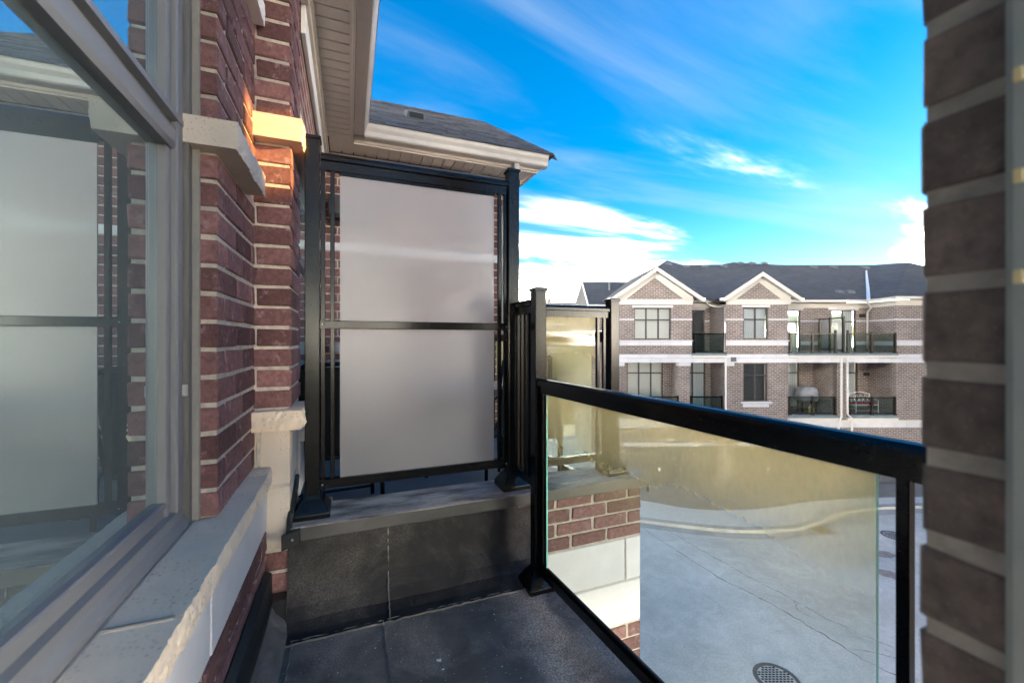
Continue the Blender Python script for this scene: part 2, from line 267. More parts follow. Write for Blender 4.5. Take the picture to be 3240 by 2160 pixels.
def frosted():
    m, t, b, L = new_mat('frosted_glass'); t.nodes.remove(b); out = t.nodes['Material Output']
    rf = N(t, 'ShaderNodeBsdfRefraction'); rf.inputs[0].default_value = (0.95, 0.95, 0.95, 1); rf.inputs['Roughness'].default_value = 0.15; rf.inputs['IOR'].default_value = 1.4
    tl = N(t, 'ShaderNodeBsdfTranslucent'); tl.inputs[0].default_value = (0.94, 0.87, 0.80, 1)
    df = N(t, 'ShaderNodeBsdfDiffuse'); df.inputs[0].default_value = (0.78, 0.76, 0.82, 1)
    m1 = N(t, 'ShaderNodeMixShader'); m1.inputs[0].default_value = 0.5; L(tl.outputs[0], m1.inputs[1]); L(df.outputs[0], m1.inputs[2])
    m2 = N(t, 'ShaderNodeMixShader'); m2.inputs[0].default_value = 0.42; L(rf.outputs[0], m2.inputs[1]); L(m1.outputs[0], m2.inputs[2])
    tc = N(t, 'ShaderNodeTexCoord'); sm = N(t, 'ShaderNodeTexNoise'); sm.inputs['Scale'].default_value = 1.3; sm.inputs['Detail'].default_value = 1; L(tc.outputs['Object'], sm.inputs['Vector'])
    sr = N(t, 'ShaderNodeMapRange'); L(sm.outputs[0], sr.inputs[0]); sr.inputs[1].default_value = 0.3; sr.inputs[2].default_value = 0.7; sr.inputs[3].default_value = 0.28; sr.inputs[4].default_value = 0.42; L(sr.outputs[0], m2.inputs[0])
    gl = N(t, 'ShaderNodeBsdfGlossy'); gl.inputs['Roughness'].default_value = 0.35
    m3 = N(t, 'ShaderNodeMixShader'); m3.inputs[0].default_value = 0.06; L(m2.outputs[0], m3.inputs[1]); L(gl.outputs[0], m3.inputs[2])
    L(m3.outputs[0], out.inputs[0])
frosted()
def glass_edge():
    m, t, b, L = new_mat('glass_edge'); b.inputs['Base Color'].default_value = (0.30, 1.0, 0.74, 1); b.inputs['Roughness'].default_value = 0.15
    b.inputs['Transmission Weight'].default_value = 0.1; b.inputs['Specular IOR Level'].default_value = 0.8
glass_edge()

def brick_wall_mat(name, c1, c2, mortar, bw=0.25, bh=0.09):
    m, t, b, L = new_mat(name)
    tc = N(t, 'ShaderNodeTexCoord'); sp = N(t, 'ShaderNodeSeparateXYZ'); L(tc.outputs['Object'], sp.inputs[0])
    ad = N(t, 'ShaderNodeMath', operation='ADD'); L(sp.outputs[0], ad.inputs[0]); L(sp.outputs[1], ad.inputs[1])
    cb = N(t, 'ShaderNodeCombineXYZ'); L(ad.outputs[0], cb.inputs[0]); L(sp.outputs[2], cb.inputs[1])
    br = N(t, 'ShaderNodeTexBrick'); br.offset = 0.5; L(cb.outputs[0], br.inputs['Vector'])
    br.inputs['Color1'].default_value = (*c1, 1); br.inputs['Color2'].default_value = (*c2, 1); br.inputs['Mortar'].default_value = (*mortar, 1)
    br.inputs['Scale'].default_value = 1.0; br.inputs['Brick Width'].default_value = bw; br.inputs['Row Height'].default_value = bh; br.inputs['Mortar Size'].default_value = 0.009; br.inputs['Mortar Smooth'].default_value = 0.2; br.inputs['Bias'].default_value = 0.0
    n = N(t, 'ShaderNodeTexNoise'); n.inputs['Scale'].default_value = 1.2; n.inputs['Detail'].default_value = 6; L(tc.outputs['Object'], n.inputs['Vector'])
    mr = N(t, 'ShaderNodeMapRange'); L(n.outputs[0], mr.inputs[0]); mr.inputs[1].default_value = 0.3; mr.inputs[2].default_value = 0.7; mr.inputs[3].default_value = 0.85; mr.inputs[4].default_value = 1.15
    hs = N(t, 'ShaderNodeHueSaturation'); L(br.outputs[0], hs.inputs['Color']); L(mr.outputs[0], hs.inputs['Value']); L(hs.outputs[0], b.inputs['Base Color'])
    b.inputs['Roughness'].default_value = 0.9
    bp = N(t, 'ShaderNodeBump'); bp.inputs['Strength'].default_value = 0.5; bp.inputs['Distance'].default_value = 0.008; bp.invert = True; L(br.outputs['Fac'], bp.inputs['Height']); L(bp.outputs[0], b.inputs['Normal'])
brick_wall_mat('far_brick', (0.098, 0.076, 0.070), (0.155, 0.122, 0.114), (0.38, 0.35, 0.33))
brick_wall_mat('red_wall', (0.115, 0.036, 0.03), (0.2, 0.07, 0.06), (0.42, 0.37, 0.30))

def shingle_mat(name, c1, c2, row=0.14):
    m, t, b, L = new_mat(name)
    tc = N(t, 'ShaderNodeTexCoord'); sp = N(t, 'ShaderNodeSeparateXYZ'); L(tc.outputs['Object'], sp.inputs[0])
    ad = N(t, 'ShaderNodeMath', operation='ADD'); L(sp.outputs[0], ad.inputs[0]); L(sp.outputs[1], ad.inputs[1])
    cb = N(t, 'ShaderNodeCombineXYZ'); L(ad.outputs[0], cb.inputs[0]); L(sp.outputs[2], cb.inputs[1])
    br = N(t, 'ShaderNodeTexBrick'); br.offset = 0.37; L(cb.outputs[0], br.inputs['Vector'])
    br.inputs['Color1'].default_value = (*c1, 1); br.inputs['Color2'].default_value = (*c2, 1); br.inputs['Mortar'].default_value = (c1[0]*.5, c1[1]*.5, c1[2]*.5, 1)
    br.inputs['Scale'].default_value = 1.0; br.inputs['Brick Width'].default_value = 0.3; br.inputs['Row Height'].default_value = row*0.48; br.inputs['Mortar Size'].default_value = 0.006; br.inputs['Mortar Smooth'].default_value = 0.1
    n = N(t, 'ShaderNodeTexNoise'); n.inputs['Scale'].default_value = 1.6; n.inputs['Detail'].default_value = 9; n.inputs['Roughness'].default_value = 0.7; L(tc.outputs['Object'], n.inputs['Vector'])
    mr = N(t, 'ShaderNodeMapRange'); L(n.outputs[0], mr.inputs[0]); mr.inputs[1].default_value = 0.3; mr.inputs[2].default_value = 0.7; mr.inputs[3].default_value = 0.8; mr.inputs[4].default_value = 1.2
    hs = N(t, 'ShaderNodeHueSaturation'); L(br.outputs[0], hs.inputs['Color']); L(mr.outputs[0], hs.inputs['Value']); L(hs.outputs[0], b.inputs['Base Color'])
    b.inputs['Roughness'].default_value = 0.9
shingle_mat('far_shingle', (0.052, 0.054, 0.060), (0.072, 0.074, 0.080))
def island_shingle():
    m, t, b, L = new_mat('shingle_tab')
    g = N(t, 'ShaderNodeNewGeometry'); r = N(t, 'ShaderNodeValToRGB'); L(g.outputs['Random Per Island'], r.inputs[0])
    r.color_ramp.elements[0].color = (0.045, 0.043, 0.045, 1); r.color_ramp.elements[1].color = (0.12, 0.108, 0.105, 1)
    tc = N(t, 'ShaderNodeTexCoord'); n = N(t, 'ShaderNodeTexNoise'); n.inputs['Scale'].default_value = 90; n.inputs['Detail'].default_value = 4; L(tc.outputs['Object'], n.inputs['Vector'])
    mr = N(t, 'ShaderNodeMapRange'); L(n.outputs[0], mr.inputs[0]); mr.inputs[3].default_value = 0.7; mr.inputs[4].default_value = 1.3
    hs = N(t, 'ShaderNodeHueSaturation'); L(r.outputs[0], hs.inputs['Color']); L(mr.outputs[0], hs.inputs['Value']); L(hs.outputs[0], b.inputs['Base Color']); b.inputs['Roughness'].default_value = 0.95
island_shingle()

def ground_mat(name, col, crack=0.0, var=0.1, fine=0.1):
    m, t, b, L = new_mat(name)
    tc = N(t, 'ShaderNodeTexCoord')
    n = N(t, 'ShaderNodeTexNoise'); n.inputs['Scale'].default_value = 0.35; n.inputs['Detail'].default_value = 9; n.inputs['Roughness'].default_value = 0.6; L(tc.outputs['Object'], n.inputs['Vector'])
    n2 = N(t, 'ShaderNodeTexNoise'); n2.inputs['Scale'].default_value = 22; n2.inputs['Detail'].default_value = 6; n2.inputs['Roughness'].default_value = 0.7; L(tc.outputs['Object'], n2.inputs['Vector'])
    r1 = N(t, 'ShaderNodeMapRange'); L(n.outputs[0], r1.inputs[0]); r1.inputs[1].default_value = 0.3; r1.inputs[2].default_value = 0.7; r1.inputs[3].default_value = 1-var; r1.inputs[4].default_value = 1+var
    r2 = N(t, 'ShaderNodeMapRange'); L(n2.outputs[0], r2.inputs[0]); r2.inputs[1].default_value = 0.3; r2.inputs[2].default_value = 0.7; r2.inputs[3].default_value = 1-fine; r2.inputs[4].default_value = 1+fine
    mu = N(t, 'ShaderNodeMath', operation='MULTIPLY'); L(r1.outputs[0], mu.inputs[0]); L(r2.outputs[0], mu.inputs[1])
    n4 = N(t, 'ShaderNodeTexNoise'); n4.inputs['Scale'].default_value = 1.7; n4.inputs['Detail'].default_value = 10; n4.inputs['Roughness'].default_value = 0.72; n4.inputs['Distortion'].default_value = 1.2; L(tc.outputs['Object'], n4.inputs['Vector'])
    r4 = N(t, 'ShaderNodeMapRange'); L(n4.outputs[0], r4.inputs[0]); r4.inputs[1].default_value = 0.35; r4.inputs[2].default_value = 0.65; r4.inputs[3].default_value = 1-var*.8; r4.inputs[4].default_value = 1+var*.5
    m4 = N(t, 'ShaderNodeMath', operation='MULTIPLY'); L(mu.outputs[0], m4.inputs[0]); L(r4.outputs[0], m4.inputs[1])
    hs = N(t, 'ShaderNodeHueSaturation'); hs.inputs['Color'].default_value = (*col, 1); L(m4.outputs[0], hs.inputs['Value'])
    c = hs.outputs[0]
    L(c, b.inputs['Base Color']); b.inputs['Roughness'].default_value = 0.85
    bp = N(t, 'ShaderNodeBump'); bp.inputs['Strength'].default_value = 0.3; bp.inputs['Distance'].default_value = 0.01; L(n2.outputs[0], bp.inputs['Height']); L(bp.outputs[0], b.inputs['Normal'])
ground_mat('lane_surface', (0.56, 0.57, 0.56), var=0.17, fine=0.16)
ground_mat('apron_asphalt', (0.27, 0.25, 0.23), var=0.15, fine=0.25)
ground_mat('kerb_concrete', (0.62, 0.62, 0.60), var=0.06)
ground_mat('gutter_grey', (0.42, 0.42, 0.41), var=0.2, fine=0.2)
ground_mat('soil', (0.13, 0.12, 0.08))
pmat('wet_patch', (0.30, 0.26, 0.245), 0.6, 0.3, 8)
pmat('crack_fill', (0.20, 0.195, 0.185), 0.9, 0.3, 12)

# ------------------------------------------------------------------ helpers
COL = scene.collection
BASE = {}
ca, sa = math.cos(R(YAW)), math.sin(R(YAW))
def far_to_world(r, f): return (r*ca + f*sa, -r*sa + f*ca)
def thing(name, label, cat, base, group=None, far=False):
    """Empty at the base of a thing; base z is measured from the lens, like all z here."""
    o = bpy.data.objects.new(name, None); COL.objects.link(o); o.empty_display_size = 0.1
    x, y = far_to_world(base[0], base[1]) if far else base[:2]
    o.location = (x, y, base[2]+CZ)
    if far: o.rotation_euler = (0, 0, R(-YAW))
    o['label'] = label; o['category'] = cat
    if group: o['group'] = group
    BASE[o] = Vector(base); o['far'] = 0
    del o['far']
    return o
class MB:
    def __init__(s): s.v = []; s.f = []; s.mi = []; s.smooth = False
    def add(s, vs_, fs, mi=0):
        n = len(s.v); s.v += [tuple(p) for p in vs_]; s.f += [tuple(i+n for i in f) for f in fs]; s.mi += [mi]*len(fs); return s
    def box(s, x0, x1, y0, y1, z0, z1, mi=0):
        if x0 > x1: x0, x1 = x1, x0
        if y0 > y1: y0, y1 = y1, y0
        if z0 > z1: z0, z1 = z1, z0
        return s.add([(x0,y0,z0),(x1,y0,z0),(x1,y1,z0),(x0,y1,z0),(x0,y0,z1),(x1,y0,z1),(x1,y1,z1),(x0,y1,z1)],
                     [(0,3,2,1),(4,5,6,7),(0,1,5,4),(1,2,6,5),(2,3,7,6),(3,0,4,7)], mi)
    def quad(s, a, b, c, d, mi=0): return s.add([a,b,c,d], [(0,1,2,3)], mi)
    def poly(s, pts, mi=0): return s.add(pts, [tuple(range(len(pts)))], mi)
    def slab(s, pts, d):
        """a polygon given thickness along the vector d"""
        n = len(pts); d = Vector(d); q = [tuple(Vector(p)+d) for p in pts]
        return s.add(list(pts)+q, [tuple(range(n)), tuple(range(2*n-1, n-1, -1))]+[(i,i+n,(i+1)%n+n,(i+1)%n) for i in range(n)])
    def extrude(s, prof, a, b):
        """profile of (side, up) swept from a to b; side is to the right of a->b in plan"""
        a, b = Vector(a), Vector(b); d = (b-a).normalized(); side = Vector((d.y, -d.x, 0)).normalized(); n = len(prof)
        P = [a+side*p[0]+Vector((0,0,p[1])) for p in prof]; Q = [b+side*p[0]+Vector((0,0,p[1])) for p in prof]
        return s.add(P+Q, [tuple(range(n)), tuple(range(2*n-1, n-1, -1))]+[(i,i+n,(i+1)%n+n,(i+1)%n) for i in range(n)])
    def tube(s, pts, r, n=8, r1=None):
        pts = [Vector(p) for p in pts]; rings = []
        for i, p in enumerate(pts):
            t = (pts[min(i+1,len(pts)-1)]-pts[max(i-1,0)]).normalized()
            u = t.cross(Vector((0,0,1))) if abs(t.z) < 0.95 else t.cross(Vector((0,1,0)))
            u.normalize(); v = t.cross(u).normalized()
            rr = r if r1 is None else r+(r1-r)*i/(len(pts)-1)
            rings.append([p+u*rr*math.cos(2*math.pi*k/n)+v*rr*math.sin(2*math.pi*k/n) for k in range(n)])
        vs_ = [q for ring in rings for q in ring]; fs = []
        for i in range(len(rings)-1):
            for k in range(n): fs.append((i*n+k, i*n+(k+1)%n, (i+1)*n+(k+1)%n, (i+1)*n+k))
        fs.append(tuple(range(n-1,-1,-1))); fs.append(tuple((len(rings)-1)*n+k for k in range(n)))
        return s.add(vs_, fs)
    def build(s, name, mat, parent=None, bevel=0.0, seg=1, smooth=False):
        base = BASE.get(parent, Vector((0,0,-CZ))) if parent else Vector((0,0,-CZ))
        me = bpy.data.meshes.new(name)
        me.from_pydata([tuple(Vector(p)-base) for p in s.v], [], s.f)
        mats = mat if isinstance(mat, (list, tuple)) else [mat]
        for m in mats: me.materials.append(MATS[m])
        for p, i in zip(me.polygons, s.mi): p.material_index = i
        bm = bmesh.new(); bm.from_mesh(me)
        bmesh.ops.recalc_face_normals(bm, faces=bm.faces)
        if bevel:
            bmesh.ops.bevel(bm, geom=list(bm.edges), offset=bevel, segments=seg, profile=0.6, affect='EDGES', clamp_overlap=True)
        bm.to_mesh(me); bm.free()
        if smooth:
            for p in me.polygons: p.use_smooth = True
        o = bpy.data.objects.new(name, me); COL.objects.link(o)
        if parent: o.parent = parent; BASE[o] = base
        return o
def box(name, mat, parent, x0, x1, y0, y1, z0, z1, bevel=0.0, seg=1): return MB().box(x0,x1,y0,y1,z0,z1).build(name, mat, parent, bevel, seg)
def single(o, label, cat, group=None):
    o['label'] = label; o['category'] = cat
    if group: o['group'] = group
    return o
def structure(o): o['kind'] = 'structure'; return o
_bm = {}
def brick(parent, x0, x1, y0, y1, z0, z1, mat='brick_red', name='brick', jit=0.0025, bev=0.004):
    """one laid brick; alike bricks share mesh data"""
    dx, dy, dz = round(x1-x0, 2), round(y1-y0, 2), round(z1-z0, 3)
    key = (dx, dy, dz, mat, name, random.randrange(3))
    me = _bm.get(key)
    if me is None:
        me = bpy.data.meshes.new(name); bm = bmesh.new(); bmesh.ops.create_cube(bm, size=1)
        for v in bm.verts: v.co = Vector((v.co.x*dx, v.co.y*dy, v.co.z*dz))
        bmesh.ops.bevel(bm, geom=list(bm.edges), offset=bev, segments=1, affect='EDGES')
        for v in bm.verts: v.co += Vector([random.uniform(-jit, jit) for _ in range(3)])
        bm.to_mesh(me); bm.free(); me.materials.append(MATS[mat]); _bm[key] = me
    o = bpy.data.objects.new(name, me); COL.objects.link(o); o.parent = parent; BASE[o] = BASE[parent]
    o.location = Vector(((x0+x1)/2+random.uniform(-.001,.001), (y0+y1)/2+random.uniform(-.001,.001), (z0+z1)/2)) - BASE[parent]
    return o
def rough_stone(name, parent, x0, x1, y0, y1, z0, z1, faces, amp=0.012, mat='rock_face', step=0.018):
    """a sawn stone whose listed faces ('+x','-y') are split rock"""
    bm = bmesh.new(); nx, ny, nz = [max(1, min(130, int((b-a)/step))) for a, b in ((x0,x1),(y0,y1),(z0,z1))]
    def grid(o, du, dv, nu, nv):
        g = [[bm.verts.new(o+du*(i/nu)+dv*(j/nv)) for j in range(nv+1)] for i in range(nu+1)]
        for i in range(nu):
            for j in range(nv): bm.faces.new((g[i][j], g[i+1][j], g[i+1][j+1], g[i][j+1]))
    X, Y, Z = Vector((x1-x0,0,0)), Vector((0,y1-y0,0)), Vector((0,0,z1-z0)); O = Vector((x0,y0,z0))
    grid(O, X, Z, nx, nz); grid(O+Y, X, Z, nx, nz); grid(O, Y, Z, ny, nz); grid(O+X, Y, Z, ny, nz); grid(O, X, Y, nx, ny); grid(O+Z, X, Y, nx, ny)
    bmesh.ops.remove_doubles(bm, verts=bm.verts, dist=1e-5); bmesh.ops.recalc_face_normals(bm, faces=bm.faces)
    for v in bm.verts:
        p = v.co.copy()
        for fc in faces:
            ax = 'xyz'.index(fc[1]); lim = (x1,y1,z1)[ax] if fc[0] == '+' else (x0,y0,z0)[ax]
            if abs(p[ax]-lim) < 1e-4:
                k = noise.noise(p*18)*0.35+noise.noise(p*60)*0.6+noise.noise(p*150)*0.55
                edge = 0.75 if (abs(p.z-z0) < 1e-4 or abs(p.z-z1) < 1e-4) else 1.0
                v.co[ax] += (k*amp*edge - (amp*0.25 if edge < 1 else 0)) * (1 if fc[0] == '+' else -1)
    base = BASE[parent]
    for v in bm.verts: v.co -= base
    me = bpy.data.meshes.new(name); bm.to_mesh(me); bm.free(); me.materials.append(MATS[mat])
    o = bpy.data.objects.new(name, me); COL.objects.link(o); o.parent = parent; BASE[o] = base
    return o
FZ = -1.265                 # balcony floor
GZ = -CZ                    # the lane
CRS = 0.0905                # brick course

# ------------------------------------------------------------------ ground (frame of the far houses)
def flat(name, pts, z, mat, far=True):
    m = MB(); q = [(*far_to_world(p[0], p[1]), z) if far else (p[0], p[1], z) for p in pts]
    m.poly(q); return structure(m.build(name, mat))
flat('ground', [(-400,-400),(400,-400),(400,400),(-400,400)], GZ-0.012, 'soil')
flat('lane', [(-60,-6),(60,-6),(60,34),(-60,34)], GZ-0.006, 'lane_surface')
def gpt(sx, sy):
    """a spot on the lane, read off as image offsets in the far frame"""
    t = CZ*1309/(sy-1075); return ((sx-1620)/1309*t, t)
def smooth_line(P, n=8):
    out = []
    for i in range(len(P)-1):
        p0, p1, p2, p3 = P[max(i-1,0)], P[i], P[i+1], P[min(i+2,len(P)-1)]
        for k in range(n):
            t = k/n
            out.append(tuple(0.5*((2*b)+(-a+c)*t+(2*a-5*b+4*c-d)*t*t+(-a+3*b-3*c+d)*t**3) for a, b, c, d in zip(p0,p1,p2,p3)))
    return out+[P[-1]]
ap = smooth_line([(-30,19.0),(0,18.9),(3.5,18.4),(5.7,17.6),(7.06,16.9),(8.7,16.66),(10.9,17.0),(13.1,17.67),(17.7,18.07),(30,18.3)])
kb = smooth_line([(-30,17.4),(0,17.2),(2.5,16.6),(5.1,15.7),(6.4,15.29),(7.8,14.96),(9.0,14.9),(10.4,15.1),(11.8,15.7),(13.0,16.4),(17.0,17.1),(30,17.3)])
flat('asphalt_apron', ap+[(30,22.5),(-30,22.5)], GZ+0.004, 'apron_asphalt')
sw = MB(); 
kw = [(p[0], p[1]+0.3) for p in kb]
flat('pavement', kw+ap[::-1], GZ+0.10, 'kerb_concrete')
k = MB()
for i in range(len(kb)-1):
    a, b, c, d = [far_to_world(*p) for p in (kb[i], kb[i+1], kw[i+1], kw[i])]
    k.quad((*a,GZ-0.006),(*b,GZ-0.006),(*b,GZ+0.112),(*a,GZ+0.112)); k.quad((*a,GZ+0.112),(*b,GZ+0.112),(*c,GZ+0.104),(*d,GZ+0.104))
structure(k.build('kerb', 'gutter_grey'))
g = MB(); gk = [(p[0], p[1]-0.45) for p in kb]
for i in range(len(kb)-1):
    a, b, c, d = [far_to_world(*p) for p in (gk[i], gk[i+1], kb[i+1], kb[i])]
    g.quad((*a,GZ-0.001),(*b,GZ-0.001),(*c,GZ-0.001),(*d,GZ-0.001))
structure(g.build('gutter_strip', 'gutter_grey'))
lane = bpy.data.objects['lane']; BASE[lane] = Vector((0,0,-CZ))
def crack(pts, wd):
    m = MB(); P = [gpt(*p) for p in pts]; Q = []
    for i in range(len(P)-1):
        for k_ in range(9):
            t = k_/9; Q.append((P[i][0]*(1-t)+P[i+1][0]*t+random.uniform(-.03,.03), P[i][1]*(1-t)+P[i+1][1]*t+random.uniform(-.03,.03)))
    for i in range(len(Q)-1):
        w0 = wd*random.uniform(.3,1.3)
        a, b = far_to_world(*Q[i]), far_to_world(*Q[i+1])
        dv = Vector((b[0]-a[0], b[1]-a[1])); nv = Vector((-dv.y, dv.x)).normalized()*w0
        m.quad((a[0]-nv.x,a[1]-nv.y,GZ-0.003),(b[0]-nv.x,b[1]-nv.y,GZ-0.003),(b[0]+nv.x,b[1]+nv.y,GZ-0.003),(a[0]+nv.x,a[1]+nv.y,GZ-0.003))
    m.build('crack', 'crack_fill', lane)
def r5(x, y): return (2000+x*.4252, 1600+y*.4252)
crack([r5(*p) for p in ((60,150),(330,330),(690,555),(950,680),(1250,850),(1400,940),(1760,1160),(2200,1380))], 0.017)
crack([r5(*p) for p in ((250,170),(500,320),(720,440),(860,520),(1100,640),(1450,840),(1750,970),(2100,1120))], 0.012)
crack([r5(*p) for p in ((1200,700),(1240,780),(1400,850))], 0.008)
crack([r5(*p) for p in ((1600,1050),(1900,1110),(2100,1180))], 0.010)
def patch(cx, cy, rx, ry):
    m = MB(); pts = []
    for i in range(40):
        a = i/40*2*math.pi; kk = 1+0.45*noise.noise(Vector((math.cos(a)*2+cx, math.sin(a)*2, cy)))
        pts.append((*far_to_world(cx+rx*kk*math.cos(a), cy+ry*kk*math.sin(a)), GZ-0.003))
    m.poly(pts); m.build('damp_stain', 'wet_patch', lane)
for sx, sy, rx, ry in ((2800,1752,.35,.22),(2812,1815,.28,.25),(2690,1775,.10,.12),(2650,1790,.05,.08)):
    q = gpt(sx, sy); patch(q[0], q[1], rx, ry)
def manhole(r, f, rad, label):
    t = thing('manhole_cover', label, 'manhole cover', (r, f, GZ), 'round covers set in the lane', far=True)
    m = MB(); n = 40
    ring = lambda q, z: [(r+q*math.cos(2*math.pi*i/n), f+q*math.sin(2*math.pi*i/n), z) for i in range(n)]
    a, b, c = ring(rad, GZ+0.002), ring(rad*.985, GZ+0.012), ring(rad*.80, GZ+0.012); d = ring(rad*.80, GZ+0.004)
    v = a+b+c+d; fs = []
    for j in range(3):
        for i in range(n): fs.append((j*n+i, j*n+(i+1)%n, (j+1)*n+(i+1)%n, (j+1)*n+i))
    m.add(v, fs).build('rim', 'iron', t)
    MB().poly(ring(rad*.80, GZ+0.005)).build('lid', 'kerb_concrete' if rad > .3 else 'iron', t)
    tr = MB(); s = 0.075
    for i in range(-6, 7):
        for j in range(-6, 7):
            x, y = i*s+(j % 2)*s*.5, j*s*.8
            if math.hypot(x, y) < rad*.74: tr.box(r+x-s*.36, r+x+s*.36, f+y-s*.22, f+y+s*.22, GZ+0.0055, GZ+0.011)
    o = tr.build('tread_pattern', 'iron_dark', t); o['kind'] = 'stuff'
q = gpt(2459, 2148); manhole(q[0], q[1], .44, 'round iron manhole cover with treaded lid nearest the balcony')
q = gpt(2832, 1694); manhole(q[0], q[1], .40, 'round manhole cover farther off, half hidden by the railing picket')
q = gpt(2596, 1676)
t = thing('catch_basin', 'square slotted catch basin grate beside the curved kerb', 'storm grate', (q[0], q[1], GZ), far=True)
m = MB(); r, f = q; m.box(r-.34,r+.34,f-.34,f-.30,GZ-.004,GZ+.01).box(r-.34,r+.34,f+.30,f+.34,GZ-.004,GZ+.01).box(r-.34,r-.30,f-.30,f+.30,GZ-.004,GZ+.01).box(r+.30,r+.34,f-.30,f+.30,GZ-.004,GZ+.01); m.build('frame', 'iron', t)
MB().box(r-.30,r+.30,f-.30,f+.30,GZ-.004,GZ+.0005).build('pit', 'iron_dark', t)
for i in range(7): box('bar', 'iron', t, r-.30, r+.30, f-.27+i*.09-.012, f-.27+i*.09+.012, GZ+.001, GZ+.008)

# ------------------------------------------------------------------ our house: big window, piers, sill wall
XP1, YP1, XP2, YP2 = -0.39, 1.587, -0.25, 2.15
SILL = -0.571
w1 = thing('brick_pier', 'red brick pier with limestone bands between the large window and the next pier', 'brick pier', (XP1-.05, 1.85, SILL), 'red brick piers beside the window')
box('mortar_bed', 'mortar', w1, XP1-.13, XP1-.009, YP1+.009, YP2+.02, SILL+.002, 2.02)
def course_z(z0, z1):
    n = max(1, round((z1-z0)/CRS)); h = (z1-z0)/n
    return [(z0+i*h, z0+(i+1)*h) for i in range(n)]
J = 0.0075
def pier1(z0, z1, k0=0):
    for i, (a, b) in enumerate(course_z(z0, z1)):
        y = YP1; seq = [0.10, 0.25, 0.25] if (i+k0) % 2 else [0.25, 0.25, 0.25]
        if (i+k0) % 2 == 0: seq = [0.245, 0.25, 0.25]
        for l in seq:
            if y > YP2-0.02: break
            y1 = min(y+l, YP2+0.005)
            brick(w1, XP1-.095, XP1, y+(0 if y == YP1 else J), y1-J, a+J, b-J); y = y1
pier1(SILL, 0.60); pier1(0.69, 1.40, 1); pier1(1.50, 2.01)
rough_stone('stone_band', w1, XP1-.10, -0.327, 1.535, 2.0, 0.602, 0.688, ('+x',), 0.010, 'limestone')
rough_stone('stone_band', w1, XP1-.10, -0.35, 1.535, 2.13, 1.402, 1.498, ('+x',), 0.006, 'limestone_white')
w2 = thing('brick_pier', 'red brick pier with a sunlit stone band, beside the black screen post', 'brick pier', (-.33, 2.3, FZ), 'red brick piers beside the window')
box('mortar_bed', 'mortar', w2, -.44, XP2-.008, YP2+.008, 2.54, FZ, 2.0)
def pier2(z0, z1, k0=0):
    for i, (a, b) in enumerate(course_z(z0, z1)):
        odd = (i+k0) % 2; xl = -.385 if odd else -.405
        l = 0.21 if odd else 0.10
        brick(w2, xl, XP2, YP2, YP2+l-J, a+J, b-J)
        y = YP2+l
        for l2 in (0.25, 0.25):
            if y > 2.52: break
            y1 = min(y+l2, 2.55); brick(w2, XP2-.09, XP2, y+J, y1-J, a+J, b-J); y = y1
pier2(-0.315, 0.892); pier2(1.0, 2.0, 1); pier2(-1.16, -0.962)
rough_stone('stone_band', w2, -.40, -.195, 2.09, 2.60, 0.894, 0.998, ('+x',), 0.012, 'limestone')
rough_stone('stone_ledge', w2, -.395, -.195, 2.085, 2.40, -.404, -.318, ('-y', '+x'), 0.016, 'rock_face')
for a, b in ((-.665, -.408), (-.958, -.668)):
    brick(w2, -.375, XP2-.004, YP2-.002, 2.40, a+.002, b-.002, 'limestone', 'stone_block', 0.002, 0.005)
brick(w2, -.398, -.385, YP2+.004, 2.3, -.60, -.41, 'limestone', 'stone_block', 0.002, 0.003)
ms = MB(); 
for i in range(9): ms.box(-.384+random.uniform(-.004,.004), -.372, YP2-.004, YP2+.01, -.45-.02*i, -.43-.02*i)
ms.build('mortar_smear', 'mortar', w2)
fl = box('corner_flashing', 'black_metal_flat', w2, -.392, -.262, 2.075, 2.149, -1.262, -1.150, 0.004)
MB().tube([(-.33, 2.073, -1.185), (-.33, 2.066, -1.185)], 0.008, 10).build('rivet', 'grey_plastic', fl)
# sill wall under the window
sw_ = thing('sill_wall', 'low wall under the large window with pale stone sill and red brick foot', 'wall', (XP1-.05, 1.2, FZ))
XS = -0.345
box('mortar_bed', 'mortar', sw_, XS-.12, XS-.009, -.6, YP2-.01, FZ+.01, SILL-.01)
for y0, y1 in ((-.6, .16), (.165, 1.046), (1.054, 2.02)):
    rough_stone('sill_stone', sw_, -.475, -.318, y0, y1, SILL-.068, SILL-random.uniform(0,.002), ('+x',), 0.007, 'rock_face', 0.010)
rough_stone('sill_stone', sw_, -.40, -.322, 2.024, 2.12, SILL-.068, SILL, ('+x',), 0.010, 'rock_face', 0.012)
box('sealant_joint', 'sealant', sw_, -.474, -.335, 1.0435, 1.0565, SILL-.01, SILL+.0025, 0.002)
for y0, y1 in ((-.6, .45), (.455, 1.329), (1.335, 2.14)):
    brick(sw_, XS-.09, XS, y0, y1, -.852, SILL-.071, 'limestone_white', 'stone_block', 0.001, 0.004)
for i, (a, b) in enumerate(course_z(-1.23, -.856)):
    y = -.6-.125*(i % 2)
    while y < YP2-.03:
        brick(sw_, XS-.09, XS-.002, y+J, min(y+.25-J, YP2-.008), a+J, b-J); y += .25
mf = MB(); mf.extrude([(0,-1.01),(.006,-1.004),(.03,-1.02),(.032,-1.13),(.04,-1.14),(.0,-1.14)], (XS,-.6,0), (XS,2.07,0)); mf.v = [(x,y,z) for x,y,z in mf.v]
mf.build('base_flashing', 'black_metal_flat', sw_)
mf = MB(); mf.extrude([(0,-1.141),(.02,-1.141),(.045,-1.20),(.10,-1.258),(.10,-1.264),(0,-1.264)], (XS,-.6,0), (XS,2.07,0)); mf.build('membrane_upturn', 'membrane', sw_)
